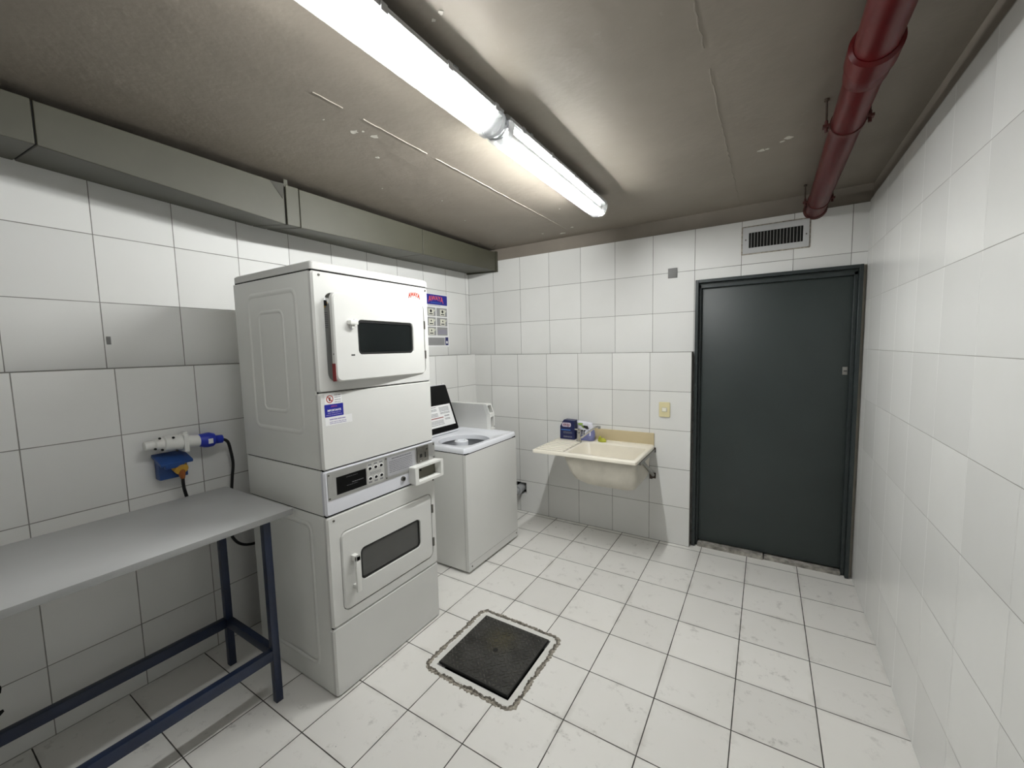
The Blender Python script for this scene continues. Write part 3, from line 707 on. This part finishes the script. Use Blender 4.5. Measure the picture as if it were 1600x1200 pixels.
# control band
cb = solid_panel(.842, 1.042, 'console_band', m_bandwhite)
b = MB(); b.prism(rrect(-2.233, -1.560, .909, 1.034, .004), 'x', DX1, DX1+.0015); pl = b.build('control_plate', m_plate, t)
X = DX1+.0015
b = MB(); b.box(X, X+.001, -2.190, -2.033, .925, 1.004, 0); dp = b.build('display', m_black, pl)
b = MB(); lines(b, 'x', X+.001, X+.0012, -2.11, -2.05, [.962], .003, 0, 4); lines(b, 'x', X+.001, X+.0012, -2.14, -2.08, [.992, .953], .0012, 0, 4); b.build('display_print', m_greytxt, pl)
b = MB(); b.prism(rrect(-2.027, -1.925, .920, 1.022, .01), 'x', X, X+.0003); b.build('button_field', mat('field_grey', srgb(186, 186, 182), .5), pl)
for y in (-2.010, -1.976, -1.943):
    for z in (.997, .948):
        b = MB(); b.prism([(y+.013*math.cos(k*math.pi/8), z+.0105*math.sin(k*math.pi/8)) for k in range(16)], 'x', X+.0002, X+.0012, 0)
        b.prism([(y+.0085*math.cos(k*math.pi/8), z+.0065*math.sin(k*math.pi/8)) for k in range(16)], 'x', X+.0012, X+.003, 1)
        b.build('button', [m_whitebright, m_black], pl)
b = MB(); lines(b, 'x', X+.0003, X+.0006, -2.01, -1.945, [.977, .972, .967], .002, 0, 4)
for y in (-2.010, -1.976, -1.943): b.box(X+.0003, X+.0006, y-.01, y+.01, 1.012, 1.018); b.box(X+.0003, X+.0006, y-.01, y+.01, .927, .934)
b.build('button_print', m_greytxt, pl)
b = MB(); b.prism(rrect(-1.905, -1.715, .925, 1.022, .002), 'x', X, X+.0004); ib = b.build('instruction_label', mat('label_grey', srgb(168, 168, 172), .5), pl)
b = MB(); lines(b, 'x', X+.0004, X+.0008, -1.875, -1.740, [1.012], .005, 0, 2); lines(b, 'x', X+.0004, X+.0008, -1.892, -1.735, [.998, .989, .980, .971, .962, .953, .944], .003, 0, 7); b.build('instruction_print', m_greytxt, pl)
b = MB()
for y, z in ((-2.226, 1.022), (-2.226, .918), (-1.912, 1.020), (-1.912, .922), (-1.57, 1.022), (-1.57, .948)): b.tube([(X, y, z), (X+.002, y, z)], .0042, 10)
b.build('plate_screws', m_platedk, pl)
b = MB(); b.box(X, X+.006, -1.702, -1.616, .945, 1.030, 0, bev=.001); b.box(X+.006, X+.0075, -1.683, -1.668, .972, .99, 1); b.box(X+.006, X+.0075, -1.645, -1.640, .965, .995, 1)
b.tube([(X+.006, -1.632, 1.01), (X+.010, -1.632, 1.01)], .005, 10, 2); b.tube([(X+.006, -1.68, .955), (X+.008, -1.68, .955)], .004, 10, 2); b.build('coin_slot_plate', [m_platedk, m_dark, m_steel], pl)
b = MB(); O = rrect(-1.763, -1.556, .848, .938, .008, 5); O2 = rrect(-1.755, -1.548, .842, .944, .004, 5)
I = rrect(-1.741, -1.568, .858, .930, .003, 5); I2 = rrect(-1.735, -1.575, .862, .926, .003, 5); n = len(O)
L = lambda P, x: [b.bm.verts.new((x, u, v)) for u, v in P]
A, B_, C_, D_ = L(O, DX1), L(rrect(-1.766, -1.549, .845, .941, .006, 5), DX1+.052), L(I, DX1+.052), L(I2, DX1+.012)
for P, Q in ((A, B_), (B_, C_), (C_, D_)):
    for k in range(n): b.bm.faces.new([P[k], P[(k+1) % n], Q[(k+1) % n], Q[k]])
cbx = b.build('coin_box', m_white, t, angle=40)
b = MB(); b.box(DX1+.010, DX1+.0125, -1.737, -1.573, .860, .928); b.tube([(DX1+.0125, -1.69, .905), (DX1+.016, -1.69, .905)], .006, 12, 1); b.build('coin_box_back', [mat('olive_grey', srgb(96, 94, 80), .5), m_dark], cbx)
b = MB(); b.tube([(DX1-.002, -1.806, .889), (DX1+.010, -1.806, .889)], .0125, 20, 0); b.tube([(DX1+.010, -1.806, .889), (DX1+.012, -1.806, .889)], .007, 16, 1); b.build('key_lock', [m_platedk, m_dark], cb)
# lower dryer
fp2 = front_panel(.328, .836, (-2.190, -1.602, .376, .750), .036)
screw(-2.214, .815, fp2); screw(-1.582, .818, fp2)
b = MB(); b.ring(rrect(-2.192, -1.600, .374, .752, .036, 6), rrect(-2.17, -1.62, .395, .73, .03, 6), 'x', DX1-.0155, DX1-.0150); b.build('door_gap', m_dark, fp2)  # dark ring behind the door gap, stands in for its shade
b = MB()
for z in (.655, .46): b.box(DX1-.004, DX1+.006, -1.604, -1.594, z-.024, z+.024, bev=.001)
b.build('hinge', m_platedk, fp2)
ld = door(.380, .746, -2.186, -1.606, (-2.085, -1.702, .480, .632), Matrix.Identity(4), m_glass_dk2)
b = MB(); b.box(DX1+.030, DX1+.042, -2.142, -2.118, .458, .628, bev=.003); b.box(DX1+.002, DX1+.042, -2.142, -2.118, .603, .628, bev=.003); b.box(DX1+.002, DX1+.036, -2.139, -2.121, .470, .486, bev=.003)
b.build('handle', m_white, ld)
solid_panel(.004, .324, 'kick_panel')

# ------------------------------------------------------------------ top load washer
WX0, WX1, WY0, WY1 = -.775, -.118, -1.148, -.490
t = thing('top_load_washer', ((WX0+WX1)/2, (WY0+WY1)/2, 0), 'white coin operated top loading washer with its black-lined lid open', 'washing machine')
b = MB(); b.loft([[(x, y, z) for x, y in rrect(WX0, WX1-.001, WY0+.001, WY1-.002, .006, 3)] for z in (.018, .842)], 0, True, False); cabw = b.build('cabinet', m_enamel, t)
b = MB(); b.box(WX1-.0275, WX1-.0265, WY0+.0003, WY0+.003, .02, .84); b.box(WX1-.003, WX1-.0006, WY0+.01, WY1-.01, .072, .0735); b.build('panel_seam', m_platedk, cabw)
for y in (WY0+.035, WY1-.03):
    b = MB(); b.tube([(WX1-.001, y, .048), (WX1+.002, y, .048)], .006, 10); b.build('screw', m_platedk, cabw)
for sx in (WX0+.06, WX1-.06):
    for sy in (WY0+.06, WY1-.06):
        b = MB(); b.tube([(sx, sy, 0), (sx, sy, .02)], .018, 12); b.build('foot', m_black, t)
b = MB(); b.loft([[(x, y, z) for x, y in rrect(WX0+.004, WX1-.004, WY0+.004, WY1-.005, .006, 3)] for z in (.838, .850)], 0); b.build('top_gap', m_dark, cabw)
# top panel with round opening
OCX, OCY, OR = -.350, -.868, .190
b = MB(); n = 48
def sq(k, x0, x1, y0, y1):
    a = 2*math.pi*k/n; dx, dy = math.cos(a), math.sin(a); cx, cy = OCX, OCY
    tt = min([((x1-cx)/dx) if dx > 1e-9 else 1e9, ((x0-cx)/dx) if dx < -1e-9 else 1e9, ((y1-cy)/dy) if dy > 1e-9 else 1e9, ((y0-cy)/dy) if dy < -1e-9 else 1e9])
    return cx+dx*tt, cy+dy*tt
def circ(r, z): return [(OCX+r*math.cos(2*math.pi*k/n), OCY+r*math.sin(2*math.pi*k/n)*1.03, z) for k in range(n)]
e = .002
R = [[(*sq(k, WX0, WX1, WY0, WY1), .848) for k in range(n)], [(*sq(k, WX0, WX1, WY0, WY1), .874) for k in range(n)], [(*sq(k, WX0+.008, WX1-.008, WY0+.008, WY1-.008), .884) for k in range(n)],
     [(*sq(k, WX0+.09, WX1-.040, WY0+.055, WY1-.11), .884) for k in range(n)], [(*sq(k, WX0+.10, WX1-.052, WY0+.067, WY1-.122), .876) for k in range(n)], circ(OR+.012, .874), circ(OR, .868), circ(OR-.004, .835)]
b.loft(R, 0); b.build('top_panel', m_topwhite, t, angle=45)
b = MB(); b.loft([circ(OR-.002, .84), circ(OR+.015, .82), circ(OR+.02, .56)], 0, False, False); b.loft([circ(OR+.02, .56), circ(.01, .54)], 0); b.build('wash_basket', m_basket, t, angle=50)
AX, AY = -.352, -.900
b = MB(); n2 = 24
prof = [(.085, .56), (.05, .62), (.047, .80), (.052, .84), (.052, .868), (.046, .873), (.030, .873), (.026, .860), (.001, .860)]
b.loft([[(AX+r*math.cos(2*math.pi*k/n2), AY+r*math.sin(2*math.pi*k/n2), z) for k in range(n2)] for r, z in prof], 0, True); b.build('agitator', m_topwhite, t, angle=40)
# lid hinged along the left side of the opening
LA = math.radians(20); LH = Vector((-.590, 0, .884))
Ml = Matrix.Translation(LH) @ Matrix.Rotation(-LA, 4, 'Y')
b = MB(); b.prism(rrect(-1.085, -.628, 0, .405, .018), 'x', -.018, 0, 0, M=Ml); lid = b.build('lid', m_topwhite, t, bevel=.003)
b = MB(); b.prism(rrect(-1.080, -.633, .014, .400, .014), 'x', .0001, .004, 0, M=Ml); ll = b.build('lid_liner', m_black, lid, bevel=.001)
b = MB(); b.prism(rrect(-1.02, -.655, .060, .235, .002), 'x', .004, .0046, 0, M=Ml); b.build('lid_label', m_whitebright, lid)
b = MB()
def lid_lines(u0, u1, vs_, th, sd, mi=0):
    c = MB(); lines(c, 'x', .0046, .0050, u0, u1, vs_, th, mi, sd)
    for v in c.bm.verts: v.co = Ml @ v.co
    return c
lid_lines(-.80, -.685, [.215, .205, .195, .185, .172, .163], .0045, 4).build('label_print', m_greytxt, lid)
lid_lines(-1.0, -.830, [.222, .205, .195, .17, .16, .15], .0045, 6).build('label_print', m_greytxt, lid)
lid_lines(-1.0, -.785, [.112, .102, .092, .080], .0045, 8).build('label_print', m_greytxt, lid)
lid_lines(-.76, -.70, [.145, .138, .120, .112], .0045, 9).build('label_print', m_greytxt, lid)
b = MB(); b.prism([(-1.0, .130), (-.775, .130), (-.775, .137), (-1.0, .137)], 'x', .0046, .005, 0, M=Ml); b.build('warning_bar', mat('brown_red_ink', srgb(140, 60, 50), .6), lid)
b = MB(); b.tube([Ml @ Vector((.002, -.660, .405)), Ml @ Vector((.002, -.660, .415))], .008, 10); b.build('lid_bumper', m_white, lid)
# console across the far edge
b = MB()
prof = [(-.520, .880), (-.524, 1.003), (-.575, 1.104), (-.508, 1.104), (-.462, 1.012), (-.458, .880)]
b.prism([(y, z) for y, z in prof], 'x', WX0+.02, -.383, 0); con = b.build('console', m_enamel, t, bevel=.004)
def shell(P, dd):
    cy = sum(p[0] for p in P)/len(P); cz = sum(p[1] for p in P)/len(P)
    return [(cy+(y-cy)*dd, cz+(z-cz)*dd) for y, z in P]
b = MB()
up_ = [(-.524, 1.003), (-.575, 1.104), (-.508, 1.104), (-.462, 1.012)]; lo_ = [(-.520, .880), (-.524, 1.003), (-.462, 1.012), (-.458, .880)]
b.ring(up_, shell(up_, .72), 'x', -.383, -.345, 0); b.ring(lo_, shell(lo_, .74), 'x', -.383, -.345, 0); b.build('end_cap', m_white, con, bevel=.001)
b = MB(); b.prism(shell(up_, .8), 'x', -.384, -.380, 0); b.prism(shell(lo_, .8), 'x', -.384, -.380, 0); b.build('end_recess', m_platedk, con)
b = MB(); b.tube([(-.346, -.468, .905), (-.342, -.468, .905)], .004, 8); b.build('screw', m_platedk, con)

# ------------------------------------------------------------------ sink
SZ = .768
t = thing('laundry_sink', (.45, 0, SZ), 'wall hung white plastic laundry sink with drainboard between the washer and the door', 'sink')
n = 6
b = MB()
O = rrect(.055, .856, -.540, -.001, .012, n); O2 = rrect(.060, .851, -.535, -.004, .010, n)
I = rrect(.325, .822, -.492, -.115, .040, n); I1 = rrect(.318, .829, -.499, -.108, .044, n)
L = lambda P, z: [b.bm.verts.new((u, v, z)) for u, v in P]
I2 = rrect(.345, .815, -.482, -.125, .045, n); I3 = rrect(.420, .795, -.462, -.145, .06, n); I4 = rrect(.480, .765, -.42, -.18, .07, n)
seq = [L(O, SZ-.024), L(O, SZ-.005), L(O2, SZ), L(I1, SZ), L(I, SZ-.006), L(I2, .63), L(I3, .565), L(I4, .545)]
for P, Q in zip(seq, seq[1:]):
    for k in range(len(P)): b.bm.faces.new([P[k], P[(k+1) % len(P)], Q[(k+1) % len(Q)], Q[k]])
b.bm.faces.new(seq[-1])
basin = b.build('basin', m_sink, t, angle=45)
b = MB()
J0 = rrect(.300, .846, -.515, -.080, .035, n)
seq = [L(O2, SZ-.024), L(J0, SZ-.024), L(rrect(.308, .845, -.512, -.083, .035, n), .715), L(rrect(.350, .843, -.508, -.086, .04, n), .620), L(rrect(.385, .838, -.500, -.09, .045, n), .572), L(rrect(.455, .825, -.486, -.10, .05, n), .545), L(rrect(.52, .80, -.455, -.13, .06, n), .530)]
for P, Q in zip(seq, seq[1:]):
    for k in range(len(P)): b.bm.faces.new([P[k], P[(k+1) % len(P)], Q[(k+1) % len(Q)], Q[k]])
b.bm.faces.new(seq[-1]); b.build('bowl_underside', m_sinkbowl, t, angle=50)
b = MB()
for k in range(7):
    y = -.490+k*.052; b.prism([(y-.014, SZ-.001), (y-.011, SZ+.007), (y+.011, SZ+.007), (y+.014, SZ-.001)], 'x', .082, .300)
b.build('drainboard_ribs', m_sink, t, bevel=.001)
b = MB(); b.prism(rrect(.074, .310, -.512, -.155, .01), 'z', SZ-.001, SZ+.0008); b.build('drainboard_floor', mat('drainboard_grey', srgb(184, 178, 166), .5, var=.1, vscale=12), t)  # darker sheet between the ribs, sets off the paler ribs
b = MB(); b.box(.300, .854, -.016, -.0005, SZ-.002, .866, bev=.003); b.build('backsplash', m_splash, t)
b = MB(); b.box(.30, .85, -.026, -.012, SZ-.001, SZ+.008, bev=.002); b.build('sealant', m_sink, t)
b = MB(); b.tube([(.846, -.005, .738), (.846, -.50, .738)], .007, 8); b.box(.838, .862, -.44, -.005, .722, .741); b.tube([(.851, -.36, .73), (.850, -.02, .535)], .013, 14); b.build('bracket', m_galv, t)
b = MB(); b.box(.826, .868, -.012, -.0005, .505, .550, bev=.004); b.box(.820, .842, -.006, -.0005, .497, .54); b.box(.840, .866, -.010, -.0005, .715, .752, bev=.003); b.build('wall_anchor', m_rod, t)
b = MB(); b.tube([(.63, -.3, .54), (.63, -.3, .50)], .03, 16); b.tube([(.63, -.3, .51), (.63, -.2, .50), (.63, -.005, .505)], .018, 12); b.build('drain', m_pvc, t)
# tap
t = thing('sink_tap', (.283, -.150, SZ), 'chrome sink tap with a long spout swung out over the back rim', 'tap')
b = MB(); b.tube([(.283, -.150, SZ), (.283, -.150, SZ+.012), (.283, -.150, SZ+.013), (.283, -.150, SZ+.075), (.283, -.150, SZ+.08)], [.024, .022, .018, .018, .014], 20); b.build('body', m_steel, t)
b = MB(); b.tube([(.283, -.150, SZ+.08), (.283, -.150, SZ+.085), (.283, -.150, SZ+.105), (.283, -.150, SZ+.112)], [.012, .017, .017, .010], 16); b.tube([(.283, -.150, SZ+.10), (.262, -.185, SZ+.112)], [.006, .005], 10); b.build('lever', m_steel, t)
b = MB(); b.tube([(.290, -.152, .800), (.310, -.150, .812), (.410, -.145, .892), (.428, -.144, .903), (.445, -.143, .908), (.456, -.142, .904)], [.009, .009, .008, .0085, .009, .009], 14); b.tube([(.455, -.142, .915), (.455, -.142, .893)], .011, 16); b.build('spout', m_steel, t)
# detergent carton
t = thing('detergent_carton', (.155, -.065, SZ+.001), 'dark blue detergent carton standing on the back left corner of the sink', 'detergent box')
b = MB(); b.prism([(.088, SZ+.001), (.222, SZ+.001), (.222, .932), (.124, .936), (.110, .915), (.090, .878)], 'y', -.100, -.030); b.build('carton', m_skip, t, bevel=.002)
b = MB(); b.prism(rrect(.108, .190, .876, .912, .012), 'y', -.1008, -.100); lb = b.build('logo_plaque', mat('plaque_pink', srgb(210, 200, 214), .5), t)
text('skip', .034, (.149, -.1010, .895), (1, 0, 0), (0, 0, 1), mat('logo_maroon', srgb(120, 50, 70), .5), lb, width=.060, bold=.0006)
b = MB(); b.box(.100, .185, -.1006, -.0998, .846, .853); b.build('blue_band', m_lightblue, t)
b = MB(); lines(b, 'y', -.1006, -.0998, .12, .20, [.832, .822, .795, .788], .003, 0, 4); b.build('carton_print', m_postergrey, t)
# powder bag
t = thing('powder_bag', (.30, -.055, SZ+.001), 'crumpled white and lavender detergent bag standing behind the sink tap', 'detergent bag')
b = MB(); NX, NZ = 16, 14
def bag_pt(i, j, sgn):
    u, v = i/NX, j/NZ
    wv = 1-.10*v+.04*math.sin(v*5); x = .302+(u-.5)*.158*wv+.008*math.sin(v*4); z = SZ+.002+v*.160*(1-.06*(u**2))
    th = .030*(max(0, 1-(2*u-1)**4))**.5*(1-v)**.35
    return (x, -.058-sgn*(th+.003*math.sin(9*u+7*v)*(1 if sgn > 0 else 0))*(1 if 0 < i < NX else 0)-.002*sgn, z)
G = {}
for sg in (1, -1):
    for i in range(NX+1):
        for j in range(NZ+1): G[sg, i, j] = b.bm.verts.new(bag_pt(i, j, sg))
for sg in (1, -1):
    for i in range(NX):
        for j in range(NZ):
            f = b.bm.faces.new([G[sg, i, j], G[sg, i+1, j], G[sg, i+1, j+1], G[sg, i, j+1]])
            u, v = (i+.5)/NX, (j+.5)/NZ
            f.material_index = 1 if (v < .28+.28*(u-.3)**2*6*(u > .3) and v < .62 and u > .25 and not (.72 < u < .82 and v > .3)) else 0
for i in range(NX): b.bm.faces.new([G[1, i, 0], G[-1, i, 0], G[-1, i+1, 0], G[1, i+1, 0]]); b.bm.faces.new([G[1, i, NZ], G[1, i+1, NZ], G[-1, i+1, NZ], G[-1, i, NZ]])
for j in range(NZ): b.bm.faces.new([G[1, 0, j], G[1, 0, j+1], G[-1, 0, j+1], G[-1, 0, j]]); b.bm.faces.new([G[1, NX, j], G[-1, NX, j], G[-1, NX, j+1], G[1, NX, j+1]])
b.build('bag', [m_bagwhite, m_bagblue], t, angle=70)
b = MB(); 
for x, z, w_, h in ((.240, .838, .006, .035), (.253, .838, .006, .035), (.246, .852, .012, .006), (.246, .825, .012, .006), (.266, .838, .006, .035), (.284, .838, .006, .035), (.284, .855, .02, .006), (.303, .838, .006, .035), (.31, .855, .012, .006)):
    b.box(x-w_/2, x+w_/2, -.0925, -.082, z-h/2, z+h/2)
b.build('dark_print', m_blacktxt, t)
b = MB(); b.prism([(.268+.018*math.cos(k*.52)+.006*math.sin(k), .905+.010*math.sin(k*.52)) for k in range(12)], 'y', -.086, -.070); b.prism([(.285, .900), (.305, .880), (.300, .872), (.280, .888)], 'y', -.088, -.07); b.build('leaf_print', m_green, t)
b = MB(); b.prism([(.295, .896), (.330, .893), (.342, .872), (.325, .870), (.300, .880)], 'y', -.0875, -.07); b.build('dark_patch_print', m_blacktxt, t)
# sponge
b = MB(); n2 = 16
b.loft([[(.452+r*math.cos(2*math.pi*k/n2)*(1+.15*math.sin(3*k)), -.062+r*.7*math.sin(2*math.pi*k/n2), SZ+.001+z) for k in range(n2)] for r, z in ((.030, 0), (.034, .010), (.028, .022), (.016, .030))], 0, True, True)
b.tube([(.425, -.06, SZ+.012), (.432, -.06, SZ+.038), (.438, -.06, SZ+.045)], [.012, .010, .004], 8)
tag(b.build('sponge', m_sponge, org=(.452, -.062, SZ)), 'crumpled yellow-green sponge lying against the beige sink backsplash', 'sponge')

# ------------------------------------------------------------------ work table
TZ = .866; TX0, TX1, TY0, TY1 = -.812, -.190, -3.98, -2.289
t = thing('work_table', ((TX0+TX1)/2, (TY0+TY1)/2, 0), 'long grey topped table on dark blue steel legs by the left wall', 'table')
b = MB(); b.box(TX0, TX1, TY0, TY1, TZ-.025, TZ, 0, bev=.0015)
for f in b.bm.faces:
    if abs(f.normal.z) < .5 and f.calc_area() > .001: f.material_index = 1
b.bm.normal_update()
for f in b.bm.faces: f.material_index = 1 if abs(f.normal.z) < .5 else 0
b.build('tabletop', [m_tabletop, m_tableedge], t)
LXf, LXb, LYn, LYf = -.245, -.670, -2.385, -3.88
for x in (LXf, LXb):
    for y in (LYn, LYf):
        b = MB(); b.box(x-.015, x+.015, y-.015, y+.015, 0, TZ-.025, bev=.0015); b.build('leg', m_bluesteel, t)
for x in (LXf, LXb):
    b = MB(); b.box(x-.015, x+.015, LYf+.0152, LYn-.0152, .205, .250, bev=.0015); b.build('stretcher', m_bluesteel, t)
for y in (LYn, LYf):
    b = MB(); b.box(LXb+.0152, LXf-.0152, y-.014, y+.014, .207, .248, bev=.0015); b.build('stretcher', m_bluesteel, t)

# ------------------------------------------------------------------ power sockets and cables
t = thing('industrial_socket', (XL, -2.50, 1.13), 'white round industrial power socket fixed sideways on the left tile wall', 'socket')
cx = -.812
b = MB(); b.tube([(cx, -2.602, 1.146), (cx, -2.600, 1.146), (cx, -2.566, 1.146), (cx, -2.563, 1.146)], [.015, .020, .021, .018], 20); b.build('cable_gland', m_white, t)
b = MB(); b.tube([(cx, -2.566, 1.146), (cx, -2.560, 1.146), (cx, -2.532, 1.144), (cx, -2.528, 1.144), (cx, -2.462, 1.138), (cx, -2.460, 1.138)], [.022, .027, .028, .036, .038, .036], 28); b.build('body', m_white, t)
b = MB(); b.box(cx-.036, cx+.040, -2.462, -2.442, 1.092, 1.176, bev=.004); b.box(cx-.01, cx+.02, -2.458, -2.440, 1.174, 1.186, bev=.003); b.build('flange', m_white, t)
b = MB(); b.box(XL, cx-.02, -2.53, -2.48, 1.115, 1.165); b.build('wall_bracket', m_white, t)
b = MB()
for y, z in ((-2.551, 1.176), (-2.500, 1.170), (-2.545, 1.121), (-2.490, 1.106), (-2.570, 1.130)): b.tube([(cx+.028, y, z), (cx+.034, y, z)], .005, 10)
b.build('screw', m_dark, t)
t = thing('blue_plug', (cx, -2.35, 1.12), 'bright blue industrial plug pushed into the white wall socket', 'plug')
b = MB(); b.tube([(cx, -2.442, 1.136), (cx, -2.388, 1.130)], .029, 24); b.build('sleeve', m_white, t)
b = MB(); b.tube([(cx, -2.392, 1.131), (cx, -2.388, 1.131), (cx, -2.366, 1.127), (cx, -2.350, 1.126), (cx, -2.328, 1.122), (cx, -2.318, 1.121), (cx, -2.288, 1.119)], [.028, .030, .036, .038, .033, .022, .021], 24); b.build('plug_body', m_socketblue, t)
b = MB(); b.box(cx+.034, cx+.0385, -2.362, -2.342, 1.112, 1.136); b.build('rating_label', m_whitebright, t)
t = thing('blue_socket_box', (XL, -2.50, 1.03), 'faded blue surface socket box with raised lid below the white socket', 'socket')
b = MB(); b.box(XL, XL+.055, -2.552, -2.440, .968, 1.066, bev=.006); b.build('housing', m_boxblue, t)
b = MB(); Mx = Matrix.Translation((XL+.055, -2.5, 1.066)) @ Matrix.Rotation(math.radians(18), 4, 'Y'); b.box(-.055, .060, -.062, .064, -.006, .008, bev=.003, M=Mx); b.box(.045, .060, -.045, .030, -.022, .0, bev=.003, M=Mx); b.build('raised_lid', m_boxblue, t)
t = thing('yellow_plug', (XL+.08, -2.48, 1.0), 'yellow and brown plug hanging from the blue socket box', 'plug')
b = MB(); b.tube([(XL+.056, -2.480, 1.030), (XL+.070, -2.480, 1.025), (XL+.098, -2.480, 1.012)], [.030, .031, .027], 20); b.build('plug_face', m_yellow, t)
b = MB(); b.tube([(XL+.082, -2.478, 1.020), (XL+.084, -2.476, .985), (XL+.083, -2.474, .965)], [.016, .014, .009], 14); b.build('strain_relief', mat('brown_plastic', srgb(150, 84, 34), .5), t)
def cable(pts, r, label):
    # Catmull-Rom smoothing
    P = [Vector(p) for p in pts]; P = [P[0]]+P+[P[-1]]; Q = []
    for i in range(1, len(P)-2):
        for k in range(8):
            s_ = k/8; a, b_, c, d = P[i-1:i+3]
            Q.append(.5*((2*b_)+(-a+c)*s_+(2*a-5*b_+4*c-d)*s_**2+(-a+3*b_-3*c+d)*s_**3))
    Q.append(P[-2]); b = MB(); b.tube(Q, r, 10)
    return tag(b.build('power_cable', m_cable, org=pts[0]), label, 'cable')
cable([(cx, -2.290, 1.119), (cx-.002, -2.262, 1.098), (-.83, -2.244, 1.04), (-.842, -2.233, .97), (-.846, -2.240, .90), (-.848, -2.252, .80), (-.848, -2.275, .66), (-.846, -2.268, .585), (-.84, -2.235, .525), (-.83, -2.18, .500), (-.80, -2.10, .51), (-.72, -2.05, .55), (-.66, -2.03, .56)], .0075, 'black cable from the blue plug looping down behind the table to the dryer')
cable([(XL+.083, -2.474, .968), (XL+.070, -2.470, .93), (XL+.045, -2.458, .89), (XL+.036, -2.440, .82), (XL+.022, -2.40, .75), (XL+.012, -2.32, .71), (XL+.011, -2.20, .70), (XL+.03, -2.10, .72), (-.76, -1.98, .74), (-.672, -1.90, .74)], .0075, 'short black cable hanging from the yellow plug and disappearing behind the tabletop')

SPLIT = {'joint_gap', 'clip', 'hinge', 'lamp_holder', 'mounting_bracket', 'fin', 'plate_screws', 'drainboard_ribs', 'wall_anchor', 'screw', 'hanger_rod',
         'mould_stain', 'plaster_ridge', 'peeling_paint', 'end_cap', 'bracket', 'top_rail', 'mortar_edge', 'pipe_clamp', 'button', 'blue_band', 'panel_seam', 'trim_1'}
RENAME = {'plate_screws': 'screw', 'drainboard_ribs': 'drainboard_rib'}
def islands(bm_):
    seen = set(); out = []
    for v in bm_.verts:
        if v in seen: continue
        st = [v]; seen.add(v); comp = []
        while st:
            q = st.pop(); comp.append(q)
            for e_ in q.link_edges:
                o_ = e_.other_vert(q)
                if o_ not in seen: seen.add(o_); st.append(o_)
        out.append(comp)
    return out
def bbox_touch(a, c, tol=.0015):
    return all(a[0][k] <= c[1][k]+tol and c[0][k] <= a[1][k]+tol for k in range(3))
for o in list(bpy.data.objects):
    nm = o.name.split('.')[0]
    if o.type != 'MESH' or nm not in SPLIT: continue
    bm_ = bmesh.new(); bm_.from_mesh(o.data); comps = islands(bm_)
    bb = [([min(v.co[k] for v in c) for k in range(3)], [max(v.co[k] for v in c) for k in range(3)]) for c in comps]
    lab = list(range(len(comps)))
    for i in range(len(comps)):
        for j in range(i):
            if nm != 'peeling_paint' and bbox_touch(bb[i], bb[j]):
                a_, c_ = lab[i], lab[j]; lab = [c_ if q == a_ else q for q in lab]
    groups = sorted(set(lab))
    if len(groups) > 1:
        for v in bm_.verts: v.index = v.index
        bm_.verts.index_update(); gid = {}
        for c, l_ in zip(comps, lab):
            for v in c: gid[v.index] = l_
        for g_ in groups[1:]:
            b2 = bm_.copy(); b2.verts.ensure_lookup_table()
            bmesh.ops.delete(b2, geom=[v for v in b2.verts if gid[v.index] != g_], context='VERTS')
            me = o.data.copy(); b2.to_mesh(me); b2.free()
            c2 = o.copy(); c2.data = me; S.collection.objects.link(c2)
            c2.name = RENAME.get(nm, nm)
        bmesh.ops.delete(bm_, geom=[v for v in bm_.verts if gid[v.index] != groups[0]], context='VERTS'); bm_.to_mesh(o.data)
    if nm in RENAME: o.name = RENAME[nm]
    bm_.free()
for o in bpy.data.objects:
    if '_org' in o: del o['_org']
